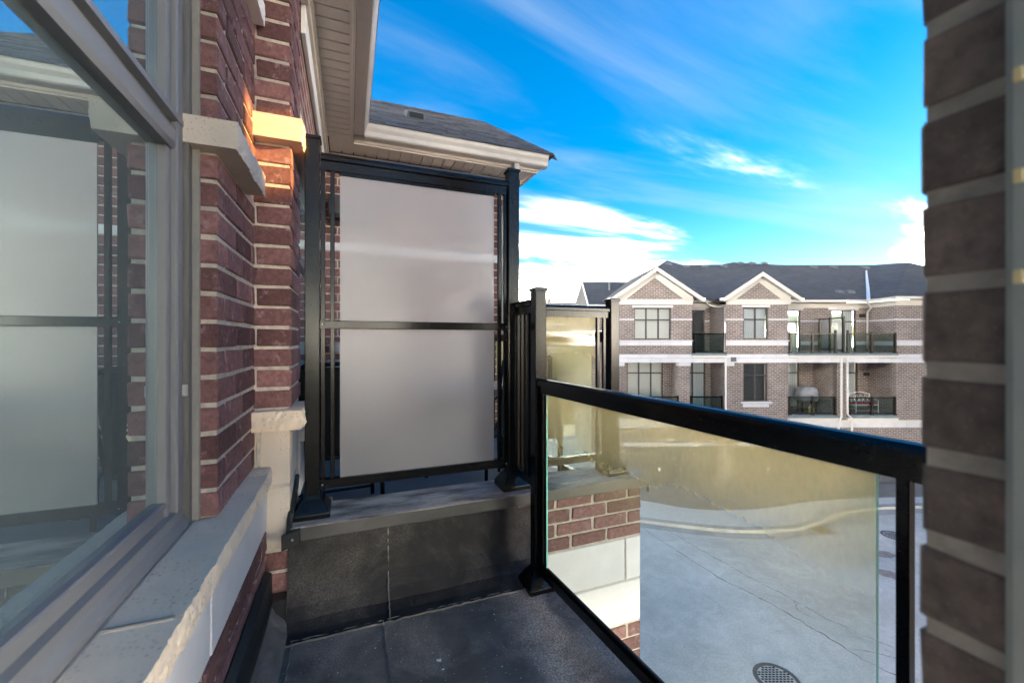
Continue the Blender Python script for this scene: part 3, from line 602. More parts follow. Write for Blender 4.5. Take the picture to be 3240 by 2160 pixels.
# the window
wn = thing('large_window', 'large grey framed picture window with a transom, mirroring the balcony', 'window', (-.49, 1.0, SILL))
YJ = YP1-.006
def winframe(y0):
    m = MB()      # outer frame: jamb, sill and head as stepped bars
    m.box(-.535, -.462, YJ-.045, YJ, SILL+.002, 2.2); return m
m = MB(); m.box(-.54, -.458, YJ-.04, YJ-.004, SILL+.003, 2.1); m.build('outer_jamb', 'frame_beige', wn, .004)
m = MB(); m.box(-.54, -.470, YJ-.085, YJ-.041, SILL+.06, 2.1); m.build('jamb', 'frame_grey', wn, .004)
m = MB(); m.box(-.54, -.486, YJ-.115, YJ-.086, SILL+.06, .56); m.build('glazing_bead', 'frame_grey', wn, .003)
m = MB(); m.box(-.54, -.486, YJ-.115, YJ-.086, .665, 2.1); m.build('glazing_bead', 'frame_grey', wn, .003)
m = MB(); m.extrude([(-.08,SILL+.003),(.004,SILL+.003),(.004,SILL+.022),(-.008,SILL+.036),(-.012,SILL+.06),(-.03,SILL+.064),(-.03,SILL+.085),(-.08,SILL+.085)], (-.462,-.6,0), (-.462,YJ-.042,0)); m.build('bottom_rail', 'frame_grey', wn)
m = MB(); m.box(-.54, -.487, -.6, YJ-.087, SILL+.086, SILL+.105); m.build('glazing_bead', 'frame_grey', wn, .004)
m = MB(); m.extrude([(-.07,.56),(-.006,.56),(.0,.575),(.0,.615),(-.012,.62),(-.012,.64),(.008,.645),(.008,.662),(-.07,.665)], (-.475,-.6,0), (-.475,YJ-.042,0)); m.build('transom', 'frame_grey', wn)
m = MB(); m.box(-.470, -.456, YJ-.056, YJ-.046, -.17, -.135); m.build('sash_latch', 'grey_plastic', wn, .002)
MB().box(-.514, -.508, -.6, YJ-.10, SILL+.10, .562).build('pane', 'window_glass', wn)
MB().box(-.514, -.508, -.6, YJ-.10, .660, 2.1).build('pane', 'window_glass', wn)
m = MB(); m.box(-.472, -.44, YJ-.004, YP1+.006, SILL+.002, 2.1); m.build('caulk_line', 'sealant', wn, .003)
MB().box(-.474, -.452, -.6, YP1-.002, SILL+.0005, SILL+.004).build('caulk_line', 'sealant', wn)
# the room behind it, unlit
rm = MB()
x0, x1, y0, y1, z0, z1 = -4.5, -.56, -3.0, 2.3, FZ+.15, 2.0
rm.quad((x0,y0,z1),(x1,y0,z1),(x1,y1,z1),(x0,y1,z1)).quad((x0,y0,z0),(x0,y1,z0),(x0,y1,z1),(x0,y0,z1)).quad((x0,y1,z0),(x1,y1,z0),(x1,y1,z1),(x0,y1,z1)).quad((x0,y0,z0),(x1,y0,z0),(x1,y0,z1),(x0,y0,z1))
structure(rm.build('room_wall', 'drywall'))
rf = MB(); rf.quad((x0,y0,z0),(x1,y0,z0),(x1,y1,z0),(x0,y1,z0)); structure(rf.build('room_floor', 'floor_dark'))

# ------------------------------------------------------------------ balcony floor of lapped membrane sheets
fb = MB().box(-.46, 1.02, -.4, 2.5, FZ-.20, FZ-.008).build('balcony_floor', 'membrane'); structure(fb); BASE[fb] = Vector((0,0,-CZ))
def sheet(name, x0, x1, y0, y1, z, mat='membrane', th=.0045):
    m = MB(); n = max(2, int((x1-x0)/.05)); k_ = max(2, int((y1-y0)/.05))
    idx = {}
    for i in range(n+1):
        for j in range(k_+1):
            x, y = x0+(x1-x0)*i/n, y0+(y1-y0)*j/k_
            ex = 0.004*noise.noise(Vector((x*9, y*9, 1))) if j in (0, k_) else 0
            ey = 0.004*noise.noise(Vector((x*9, y*9, 5))) if i in (0, n) else 0
            idx[i, j] = len(m.v); m.v.append((x+ey, y+ex, z+0.0016*noise.noise(Vector((x*4, y*4, z*50)))))
    for i in range(n):
        for j in range(k_): m.f.append((idx[i,j], idx[i+1,j], idx[i+1,j+1], idx[i,j+1])); m.mi.append(0)
    bd = [(i,0) for i in range(n)]+[(n,j) for j in range(k_)]+[(i,k_) for i in range(n,0,-1)]+[(0,j) for j in range(k_,0,-1)]
    c = len(m.v)
    for q in bd: p = m.v[idx[q]]; m.v.append((p[0], p[1], z-th))
    for q in range(len(bd)):
        a, b = idx[bd[q]], idx[bd[(q+1) % len(bd)]]; m.f.append((a, c+q, c+(q+1) % len(bd), b)); m.mi.append(0)
    return m.build(name, mat, fb, smooth=False)
sheet('membrane_sheet', -.30, -.215, -.3, 2.06, FZ-.001)
sheet('membrane_sheet', -.225, .145, -.3, 1.945, FZ+.003)
sheet('membrane_sheet', .135, 1.01, -.3, 1.945, FZ-.0005, 'membrane_dusty')
def bead(pts, r_, parent, name='seam_bead', mat='membrane'):
    P = []
    for i in range(len(pts)-1):
        a, b = Vector(pts[i]), Vector(pts[i+1]); n = max(2, int((b-a).length/.02))
        for k_ in range(n): P.append(a.lerp(b, k_/n)+Vector([random.uniform(-.0025,.0025) for _ in range(3)]))
    P.append(Vector(pts[-1])); return MB().tube(P, r_, 5).build(name, mat, parent)
bead([(-.22,-.3,FZ+.003),(-.222,1.94,FZ+.003)], .004, fb)
bead([(.145,-.3,FZ+.003),(.142,1.94,FZ+.004)], .004, fb)
bead([(-.23,1.945,FZ+.004),(.99,1.94,FZ+.003)], .0042, fb)

def splat(x, y, r_, n=26):
    pts = []
    for i in range(n):
        a = 2*math.pi*i/n; k_ = 1+.55*noise.noise(Vector((math.cos(a)*1.7+x*9, math.sin(a)*1.7, y*9)))
        pts.append((x+r_*k_*math.cos(a), y+r_*.8*k_*math.sin(a), FZ+.0062))
    return MB().poly(pts).build('paint_spot', 'white_paint', fb)
for x, y, r_ in ((.33,1.62,.010),(.335,1.57,.005),(.345,1.36,.016),(.39,1.35,.012),(.31,1.33,.009),(.10,1.78,.004),(.55,1.50,.003),(-.04,1.70,.003),(.62,1.80,.004),(.22,1.45,.0035),(.48,1.30,.004),(-.12,1.52,.003)): splat(x, y, r_)
gt = MB()
for i in range(420):
    x, y = random.uniform(-.26,.98), random.uniform(1.0,1.92)
    if random.random() < .5: x = min(.97, random.gauss(.80,.10))
    q = random.uniform(.0008,.0022); z0 = FZ+.0045
    gt.add([(x-q,y-q,z0),(x+q,y-q*.7,z0),(x+q*.8,y+q,z0),(x-q*.9,y+q*.8,z0),(x,y,z0+q*1.3)], [(0,1,4),(1,2,4),(2,3,4),(3,0,4)])
o = gt.build('grit', 'limestone', fb); o['kind'] = 'stuff'

# ------------------------------------------------------------------ parapet between the two balconies
PZ = -.85
pp = thing('parapet_wall', 'low dividing parapet with dark membrane face, metal cap and red brick outer end', 'wall', (.75, 2.25, FZ))
box('mortar_bed', 'mortar', pp, -.24, 1.712, 2.146, 2.335, -3.4, PZ-.065)
for x0, x1, zz in ((-.262, .186, 0), (.176, .985, .003)):
    m = MB(); P = [(2.143-zz, PZ-.03), (2.136-zz, -1.0), (2.130-zz, -1.14), (2.10-zz, -1.205), (2.055, -1.245), (1.99, -1.258), (1.925, FZ+.006), (1.925, FZ+.0005), (2.143, FZ+.0005)]
    n = max(4, int((x1-x0)/.05)); 
    for i in range(n+1):
        x = x0+(x1-x0)*i/n
        for a, b in P: m.v.append((x, a+(0.004*noise.noise(Vector((x*5, b*5, 2))) if a < 2.14 else 0), b+(0.004*noise.noise(Vector((x*6, a*7, 9))) if -1.26 < b < -1.1 else 0)))
    q = len(P)
    for i in range(n):
        for j in range(q): m.f.append((i*q+j, (i+1)*q+j, (i+1)*q+(j+1) % q, i*q+(j+1) % q)); m.mi.append(0)
    m.f += [tuple(range(q)), tuple(n*q+j for j in range(q-1, -1, -1))]; m.mi += [0, 0]
    m.build('membrane_upturn', 'membrane_dark', pp)
bead([(.181,2.139,PZ-.06),(.179,2.128,-1.14),(.178,2.055,-1.243),(.172,1.93,FZ+.005)], .0035, pp)
bead([(-.25,1.926,FZ+.005),(.97,1.924,FZ+.005)], .0045, pp)
cap = MB(); n = 46
prof = [(2.098, PZ-.062), (2.094, PZ-.058), (2.100, PZ-.004), (2.106, PZ), (2.366, PZ+.006), (2.372, PZ), (2.376, PZ-.06), (2.366, PZ-.06), (2.362, PZ-.008), (2.108, PZ-.012), (2.104, PZ-.062)]
for i in range(n+1):
    x = -.255+2.005*i/n
    for a, b in prof: cap.v.append((x, a+.0018*noise.noise(Vector((x*7, a*3, b*9))), b+.002*noise.noise(Vector((x*6, a*8, 3)))))
q = len(prof)
for i in range(n):
    for j in range(q): cap.f.append((i*q+j, (i+1)*q+j, (i+1)*q+(j+1) % q, i*q+(j+1) % q)); cap.mi.append(0)
cap.f += [tuple(range(q)), tuple(n*q+j for j in range(q-1,-1,-1))]; cap.mi += [0,0]
capo = cap.build('metal_cap', 'dusty_cap', pp)
m = MB(); m.box(-.278, -.205, 2.078, 2.10, PZ-.075, PZ-.008); m.v = [(x, y+.35*(x+.24), z+.18*(x+.24)) for x, y, z in m.v]; fo = m.build('folded_corner', 'black_metal_flat', pp, .003)
MB().tube([(-.235, 2.076, PZ-.04), (-.235, 2.070, PZ-.04)], .005, 8).build('rivet', 'grey_plastic', fo)
bead([(-.256,2.09,PZ-.05),(-.252,2.12,PZ+.01),(-.249,2.145,PZ+.05),(-.247,2.2,PZ+.09),(-.246,2.36,PZ+.16)], .013, pp, 'sealant_bead', 'black_metal_flat')
m = MB(); m.add([(-.246,2.14,PZ-.01),(-.246,2.37,PZ-.01),(-.246,2.37,PZ+.15),(-.246,2.16,PZ+.06)], [(0,1,2,3)]); m.add([(-.243,2.14,PZ-.01),(-.243,2.37,PZ-.01),(-.243,2.37,PZ+.15),(-.243,2.16,PZ+.06)], [(0,1,2,3)]); m.build('wall_flashing', 'black_metal_flat', pp)
def parapet_bricks(z0, z1, n_):
    h = (z1-z0)/n_
    for i in range(n_):
        a, b = z1-(i+1)*h, z1-i*h; x = 1.716
        seq = [.10, .25, .25, .25] if i % 2 == 0 else [.25, .25, .25, .25]
        for l in seq:
            if x < 1.0: break
            brick(pp, x-l+J, x-(0 if x == 1.716 else J), 2.137, 2.225, a+J, b-J); x -= l
parapet_bricks(-1.228, -.905, 4)
for a, b, xs in ((-1.495, -1.232, (1.716, 1.60, .9)), (-1.765, -1.499, (1.716, 1.20, .9))):
    for i in range(2): brick(pp, xs[i+1]+.004, xs[i]-(0 if i == 0 else .004), 2.136, 2.23, a+.004, b-.004, 'limestone_white', 'stone_block', .001, .004)
parapet_bricks(-3.4, -1.768, 18)
MB().box(1.742, 1.756, 2.098, 2.108, PZ-.10, PZ-.06).build('cap_hem', 'black_metal_flat', pp)

# ------------------------------------------------------------------ railings
def post(parent, x, y, z0, z1, w_=.063, base=True, rot=0.0):
    h = w_/2
    o = box('post', 'black_metal', parent, x-h, x+h, y-h, y+h, z0+.004, z1-.012, .004, 2)
    m = MB(); c = h+.006
    m.add([(x-c,y-c,z1-.02),(x+c,y-c,z1-.02),(x+c,y+c,z1-.02),(x-c,y+c,z1-.02),(x-c,y-c,z1-.006),(x+c,y-c,z1-.006),(x+c,y+c,z1-.006),(x-c,y+c,z1-.006),(x-h*.7,y-h*.7,z1),(x+h*.7,y-h*.7,z1),(x+h*.7,y+h*.7,z1),(x-h*.7,y+h*.7,z1)],
          [(3,2,1,0),(0,1,5,4),(1,2,6,5),(2,3,7,6),(3,0,4,7),(4,5,9,8),(5,6,10,9),(6,7,11,10),(7,4,8,11),(8,9,10,11)]); m.build('post_cap', 'black_metal', o, .0015)
    if base:
        m = MB(); L_ = [(h+.048, 0), (h+.048, .022), (h+.018, .075), (h+.012, .078), (h+.002, .098)]
        for q_, zz in L_: m.v += [(x-q_,y-q_,z0+zz),(x+q_,y-q_,z0+zz),(x+q_,y+q_,z0+zz),(x-q_,y+q_,z0+zz)]
        for i in range(len(L_)-1):
            for k_ in range(4): m.f.append((i*4+k_, i*4+(k_+1) % 4, i*4+4+(k_+1) % 4, i*4+4+k_)); m.mi.append(0)
        m.build('post_base', 'black_metal', o, .002)
    return o
def cap_prof(h_=.07, w_=.046):    # rounded cap over a channel, seen from the end
    P = [(-w_/2*.55, -h_), (w_/2*.55, -h_), (w_/2*.55, -h_*.50), (w_/2, -h_*.46)]
    for i in range(7):
        a = i/6*math.pi; P.append((w_/2*math.cos(a), -h_*.26+h_*.26*math.sin(a)))
    P += [(-w_/2, -h_*.46), (-w_/2*.55, -h_*.50)]
    return P
def rail(parent, name, a, b, h_=.07, w_=.046):
    return MB().extrude(cap_prof(h_, w_), a, b).build(name, 'black_metal', parent)
def bar(parent, name, a, b, w_, h_, mat='black_metal', bev=.003):
    return MB().extrude([(-w_/2,-h_/2),(w_/2,-h_/2),(w_/2,h_/2),(-w_/2,h_/2)], a, b).build(name, mat, parent, bev)
def picket(parent, x, y, z0, z1, s=.020):
    return box('picket', 'black_metal', parent, x-s/2, x+s/2, y-s/2, y+s/2, z0, z1, .002)
YR = 2.235
ps = thing('privacy_screen', 'tall black framed privacy screen with two frosted glass panels on the parapet', 'privacy screen', (.36, YR, PZ))
post(ps, -.165, YR, PZ+.004, .99, .066); post(ps, .88, YR, PZ+.004, .985, .066)
rail(ps, 'top_rail', (-.13, YR, .918), (.846, YR, .918), .085, .056)
bar(ps, 'middle_rail', (-.13, YR, .075), (.846, YR, .075), .035, .040)
bar(ps, 'bottom_rail', (-.13, YR, PZ+.145), (.846, YR, PZ+.145), .040, .045)
for x in (-.119, -.076): picket(ps, x, YR, PZ+.166, .836)
for x in (.802, .838): picket(ps, x, YR, PZ+.166, .836)
bar(ps, 'glazing_channel', (-.045, YR, .826), (.771, YR, .826), .018, .02)
MB().box(-.042, .768, YR-.004, YR+.004, .096, .834).build('pane', 'frosted_glass', ps)
MB().box(-.042, .768, YR-.004, YR+.004, PZ+.168, .054).build('pane', 'frosted_glass', ps)
def bracket(parent, x, y, z, dx, dy, h_):
    o = MB().box(x-dx, x+dx, y-dy, y+dy, z-h_, z+h_).build('rail_bracket', 'black_metal', parent, .002)
    MB().tube([(x, y-dy-.0005, z), (x, y-dy-.003, z)], .0035, 8).build('screw', 'grey_plastic', o)
for x in (-.121, .836):
    bracket(ps, x, YR, .075, .012, .0205, .024); bracket(ps, x, YR, PZ+.145, .012, .0235, .027)
# short return and outer run of the guard on the parapet
CX, CY = .908, 1.935
TZ = .27
pg = thing('parapet_railing', 'black railing with dusty glass tinted with golden sun glow standing on the outer parapet cap', 'railing', (1.3, YR, PZ))
post(pg, 1.573, YR, PZ+.004, TZ-.005)
rail(pg, 'top_rail', (.914, YR, TZ-.055), (1.541, YR, TZ-.055), .075)
bar(pg, 'bottom_rail', (.914, YR, PZ+.115), (1.541, YR, PZ+.115), .036, .042)
for x in (.95, 1.462, 1.508): picket(pg, x, YR, PZ+.13, TZ-.128)
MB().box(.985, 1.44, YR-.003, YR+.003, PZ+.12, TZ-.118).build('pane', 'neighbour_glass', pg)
rail(pg, 'top_rail', (CX-.012, CY+.03, TZ-.055), (CX-.02, YR-.034, TZ-.055), .075)
bar(pg, 'bottom_rail', (CX-.012, CY+.03, PZ+.115), (CX-.02, YR-.034, PZ+.115), .036, .042)
for y in (CY+.075, CY+.125, CY+.18, CY+.235): picket(pg, CX-.016, y, PZ+.13, TZ-.128)
# near guard: corner post, sloping away to the door wall
ng = thing('glass_railing', 'near black guard rail with one large clear dusty glass panel along the floor edge', 'railing', (.95, 1.2, FZ))
post(ng, CX, CY, FZ+.004, TZ, .063)
def gx(y): return CX+(CY-y)*.0665
def along(y, z): return (gx(y), y, z)
RZ = -.195
rail(ng, 'top_rail', along(CY-.033, RZ), along(.24, RZ), .074, .056)
bar(ng, 'bottom_rail', along(CY-.033, -1.165), along(.24, -1.165), .036, .046)
bar(ng, 'glazing_channel', along(CY-.05, -1.136), along(.5, -1.136), .016, .014)
for y in (CY-.045, CY-.075): picket(ng, gx(y), y, -1.142, RZ-.072, .014)
p = picket(ng, gx(.468), .468, -1.142, RZ-.072, .022)
m = MB(); a, b = along(CY-.09, 0), along(.512, 0); d = .004
m.add([(a[0]-d,a[1],-1.13),(a[0]+d,a[1],-1.13),(b[0]+d,b[1],-1.13),(b[0]-d,b[1],-1.13),(a[0]-d,a[1],RZ-.06),(a[0]+d,a[1],RZ-.06),(b[0]+d,b[1],RZ-.06),(b[0]-d,b[1],RZ-.06)],
      [(0,3,2,1),(4,5,6,7),(1,2,6,5),(3,0,4,7)]); m.add([(b[0]-d,b[1],-1.13),(b[0]+d,b[1],-1.13),(b[0]+d,b[1],RZ-.06),(b[0]-d,b[1],RZ-.06)], [(0,1,2,3)], 1)
m.add([(a[0]-d,a[1],-1.13),(a[0]+d,a[1],-1.13),(a[0]+d,a[1],RZ-.06),(a[0]-d,a[1],RZ-.06)], [(0,1,2,3)], 1)
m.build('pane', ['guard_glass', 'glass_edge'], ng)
# neighbour's outer guard along the far edge
nr = thing('neighbour_railing', 'black guard rail with dusty glass tinted with golden sun glow along the edge of the next balcony', 'railing', (1.6, 3.4, FZ+.16))
rail(nr, 'top_rail', (1.58, 2.27, .06), (1.58, 4.70, .06), .075)
bar(nr, 'bottom_rail', (1.58, 2.27, -1.0), (1.58, 4.70, -1.0), .036, .042)
for y in (3.45, 4.66): post(nr, 1.58, y, FZ+.10, .10)
for y0, y1 in ((2.50, 3.09), (3.62, 4.5)):
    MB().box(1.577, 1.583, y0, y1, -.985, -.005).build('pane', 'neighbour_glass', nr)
for y in (2.34, 2.42, 3.2, 3.3, 3.38, 3.54, 4.58): picket(nr, 1.58, y, -.98, -.01)

# ------------------------------------------------------------------ door wall on the right, close to the lens
XD, YD = .515, .227
dw = thing('brick_jamb', 'dark brown brick wall end at the right edge, close up and rough', 'brick wall', (XD+.1, .18, FZ))
box('mortar_bed', 'mortar_dark', dw, XD+.002, XD+.36, .16, YD-.003, FZ, 1.6)
zz = (1075-638)/1309*.40
i = 0; z = zz-.0813*22
while z < 1.0:
    L_ = .12 if i % 2 else .25
    b_ = brick(dw, XD, XD+L_, .13, YD, z+.0062, z+.0813-.0062, 'brick_near', 'brick', .0015, .0035)
    brick(dw, XD+L_+.01, XD+.38, .13, YD, z+.0062, z+.0813-.0062, 'brick_near', 'brick', .0015, .0035)
    z += .0813; i += 1
df = thing('door_frame', 'grey green metal door frame edge beside the brown brick at far right', 'door frame', (XD, .1, FZ))
m = MB(); m.box(XD-.004, XD+.09, .03, .1725, FZ+.01, 1.3); m.build('frame_post', 'door_frame_green', df, .006, 2)
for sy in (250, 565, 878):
    z = (1075-sy)/1309*.345; m = MB(); m.box(XD-.0065, XD-.003, .1600, .1665, z-.006, z+.006); m.build('light_spot', 'light_spot_cream', df, .001)  # cream pieces added in place of bright light spots on the frame
# the rest of that wall, beyond the frame: it shuts the house behind the lens
hw = thing('house_wall', 'red brick outer wall of the house around the balcony door, beyond the frame', 'wall', (.9, 0, GZ))
m = MB(); m.box(XD+.37, 1.30, .03, .215, GZ, 2.6); m.build('wall', 'red_wall', hw)

# ------------------------------------------------------------------ eaves over the piers
SZ = 2.0
ev = thing('roof_eave', 'brown vented soffit and gutter of the eave overhead', 'eave', (-.1, 3.0, SZ))
y = -.5; pw = .102
while y < 4.40:
    m = MB(); m.extrude([(-pw/2+.005,0),(pw/2-.005,0),(pw/2-.005,.022),(pw/2+.006,.022),(pw/2+.006,.026),(-pw/2+.005,.026)], (-.235,y,SZ), (.006,y,SZ))
    m.build('soffit_panel', 'soffit_metal', ev); y += pw
box('channel_trim', 'soffit_metal', ev, .002, .022, -.5, 4.42, SZ-.012, SZ+.02)
box('channel_trim', 'soffit_metal', ev, -.252, -.232, -.5, 4.42, SZ-.012, SZ+.02)
box('fascia', 'gutter_metal', ev, .023, .042, -.5, 4.42, SZ-.018, SZ+.15)
gprof = [(-.10, 0), (-.012, 0), (.0, .012), (.004, .05), (.022, .085), (.028, .118), (.034, .118), (.034, .128), (.018, .128), (.012, .09), (-.004, .055), (-.008, .018), (-.018, .008), (-.10, .008)]
gu = MB(); gu.extrude([(p_[0], p_[1]) for p_ in gprof], (.145,-.5,SZ-.006), (.145,4.300,SZ-.006)); gu.build('gutter', 'gutter_metal', ev)
# frieze boards where wall and soffit meet
box('frieze_board', 'white_trim', ev, -.249, -.225, 2.56, 4.76, 1.70, 1.86, .003)
box('frieze_board', 'soffit_metal', ev, -.249, -.205, 2.20, 4.76, 1.863, 1.90, .003)
box('frieze_board', 'white_trim', ev, -.249, -.215, 2.20, 4.76, 1.903, 1.955, .003)
box('frieze_board', 'soffit_metal', ev, -.249, -.195, 2.20, 4.76, 1.958, 1.995, .003)
m = MB(); m.slab([(.16,-.5,SZ+.128),(.16,4.30,SZ+.128),(-3.0,4.30,SZ+2.2),(-3.0,-.5,SZ+2.2)], (0,0,.04)); m.build('roof_slope', 'far_shingle', ev)

# ------------------------------------------------------------------ the next townhouse along the wall
YN = 4.79
NF = FZ+.12
structure(MB().box(-.62, 1.70, 2.38, YN+.1, NF-.25, NF).build('neighbour_floor', 'far_deck'))
nh = thing('neighbour_townhouse', 'red brick townhouse next door with dark shingle roof and beige gutter', 'house', (.8, YN, GZ))
box('mortar_bed', 'mortar', nh, -.24, 1.82, YN+.008, YN+.3, GZ, 1.97)
n_ = 0
for (z0, z1) in ((NF, .945), (1.03, 1.82)):
    for i, (a, b) in enumerate(course_z(z0, z1)):
        x = -.24-(.125 if i % 2 else 0)
        while x < 1.80:
            xa, xb = max(x+J, -.24), min(x+.25-J, 1.83)
            if xb-xa > .03 and n_ < 296: brick(nh, xa, xb, YN-.002, YN+.08, a+J, b-J); n_ += 1
            x += .25
rough_stone('stone_band', nh, -.24, 1.835, YN-.03, YN+.09, .947, 1.028, ('-y',), .010, 'limestone_white', .04)
rough_stone('stone_band', nh, -.24, 1.835, YN-.012, YN+.09, 1.822, 1.872, ('-y',), .004, 'limestone', .05)
box('frieze_board', 'gutter_metal', nh, -.19, 1.86, YN-.02, YN+.05, 1.874, 1.985, .003)
MB().box(-5, 1.80, YN+.3, 11, GZ, 1.97).build('wall', 'red_wall', nh)
MB().box(-.62, -.33, 2.36, YN+.3, GZ, 2.0).build('side_wall', 'red_wall', nh)
MB().box(-.33, -.256, 2.545, YN+.0, 1.30, 1.99).build('side_wall', 'red_wall', nh); MB().box(-.33, -.256, 4.31, YN, FZ, 1.30).build('side_wall', 'red_wall', nh)
x = -.19; pw = .118
while x < 2.02:
    m = MB(); m.extrude([(-pw/2+.005,0),(pw/2-.005,0),(pw/2-.005,.022),(pw/2+.006,.022),(pw/2+.006,.026),(-pw/2+.005,.026)], (x+pw/2,4.442,SZ), (x+pw/2,YN,SZ)); m.build('soffit_panel', 'soffit_metal', nh); x += pw
box('channel_trim', 'gutter_metal', nh, .046, 2.06, 4.42, 4.441, SZ-.045, SZ+.02)
box('fascia', 'gutter_metal', nh, .046, 2.08, 4.40, 4.418, SZ-.03, SZ+.15)
gu = MB(); gu.extrude(gprof, (.145,4.300,SZ-.004), (2.14,4.300,SZ-.004)); gu.build('gutter', 'gutter_metal', nh)
m = MB(); m.box(2.02, 2.06, 4.42, 4.85, SZ-.04, SZ+.10); m.build('fascia', 'gutter_metal', nh, .003)
ds = MB()
P = [(1.77,4.36,SZ-.006),(1.77,4.36,SZ-.12),(1.76,4.50,SZ-.30),(1.755,4.70,SZ-.42),(1.755,4.74,SZ-.55),(1.755,4.74,GZ+.3)]
ds.tube(P, .036, 8); ds.build('downspout', 'gutter_metal', nh)
RP = .7
m = MB(); m.poly([(-3,4.27,2.115),(2.20,4.27,2.115),(1.83,5.80,3.17),(-3,5.80,3.17)]); m.poly([(2.20,4.27,2.115),(2.20,11,2.115),(1.83,11,3.17),(1.83,5.80,3.17)]); m.poly([(-3,5.80,3.17),(1.83,5.80,3.17),(1.83,7.4,2.115),(-3,7.4,2.115)])
roof = m.build('roof', 'far_shingle', nh)
sh = MB(); ex = .098; rows = 19
for k_ in range(rows):
    y0 = 4.262+k_*ex*.82; z0 = 2.122+k_*ex*.82*RP*.985; xr = 2.20-.37*(y0-4.27)/1.53
    x = -2.2-random.uniform(0,.3)
    while x < xr:
        wd = random.uniform(.10,.26); xe = min(x+wd, xr); lift = random.choice((.004,.004,.009,.012)); dd = ex*.82+.02
        y1, z1 = y0+dd, z0+dd*RP*.985
        if y1 > 5.82: y1, z1 = 5.82, 3.185
        if xe-x > .02:
            sh.add([(x+.002,y0,z0+lift),(xe-.002,y0,z0+lift),(xe-.002,y1,z1+.001),(x+.002,y1,z1+.001),(x+.002,y0,z0-.004),(xe-.002,y0,z0-.004)], [(0,1,2,3),(4,5,1,0),(4,0,3),(5,2,1)])
        x = xe
o = sh.build('shingle', 'shingle_tab', roof); o['kind'] = 'stuff'
sh = MB()
for k_ in range(16):
    t_ = k_/16; a = Vector((2.20,4.27,2.13)).lerp(Vector((1.83,5.80,3.185)), t_); b = Vector((2.20,4.27,2.13)).lerp(Vector((1.83,5.80,3.185)), t_+.085)
    sh.add([a+Vector((-.10,0,.006)), a+Vector((.08,.06,-.03)), b+Vector((.08,.06,-.03)), b+Vector((-.10,0,.004)), a+Vector((0,0,.022)), b+Vector((0,0,.014))], [(0,4,5,3),(4,1,2,5),(0,1,4),(3,5,2)])
for k_ in range(20):
    x = -2.2+k_*.2; sh.add([(x,5.70,3.125),(x+.215,5.70,3.125),(x+.215,5.80,3.197),(x,5.80,3.205),(x+.215,5.92,3.11),(x,5.92,3.11)], [(0,1,2,3),(3,2,4,5)])
o = sh.build('ridge_shingle', 'shingle_tab', roof); o['kind'] = 'stuff'
m = MB(); yv, zv = 4.95, 2.60
m.add([(.62,yv,zv),(.86,yv,zv),(.86,yv+.26,zv+.18),(.62,yv+.26,zv+.18),(.64,yv+.01,zv+.085),(.84,yv+.01,zv+.085),(.84,yv+.26,zv+.225),(.64,yv+.26,zv+.225)], [(0,1,5,4),(1,2,6,5),(3,0,4,7),(4,5,6,7),(2,3,7,6)]); v_ = m.build('roof_vent', 'iron', roof)
box('vent_opening', 'iron_dark', v_, .66, .82, yv-.012, yv+.02, zv+.012, zv+.07)
# window on its side wall, seen past the pier
nw = thing('neighbour_window', 'narrow grey window frame and pale sill behind the black screen post', 'window', (-.30, 3.2, -.5))
for nm, a in (('jamb', (2.556, 2.60)), ('jamb', (2.62, 2.655)), ('jamb', (4.2, 4.26))): box(nm, 'frame_grey', nw, -.325, -.27 if a[0] < 2.6 else -.29, a[0], a[1], -.50, 1.10, .004)
box('transom', 'frame_grey', nw, -.32, -.285, 2.66, 4.19, .48, .54, .004)
box('bottom_rail', 'frame_grey', nw, -.32, -.278, 2.60, 4.19, -.50, -.42, .004)
MB().box(-.312, -.306, 2.65, 4.2, -.43, 1.1).build('pane', 'window_glass', nw)
rough_stone('sill_stone', nw, -.33, -.215, 2.556, 4.3, -.56, -.505, ('+x',), .008, 'limestone_white', .03)
box('lintel', 'limestone', nw, -.33, -.255, 2.556, 4.3, 1.102, 1.30, .004)
brick(nw, -.33, -.252, 2.556, 4.3, -.86, -.565, 'limestone_white', 'stone_block', .001, .004)
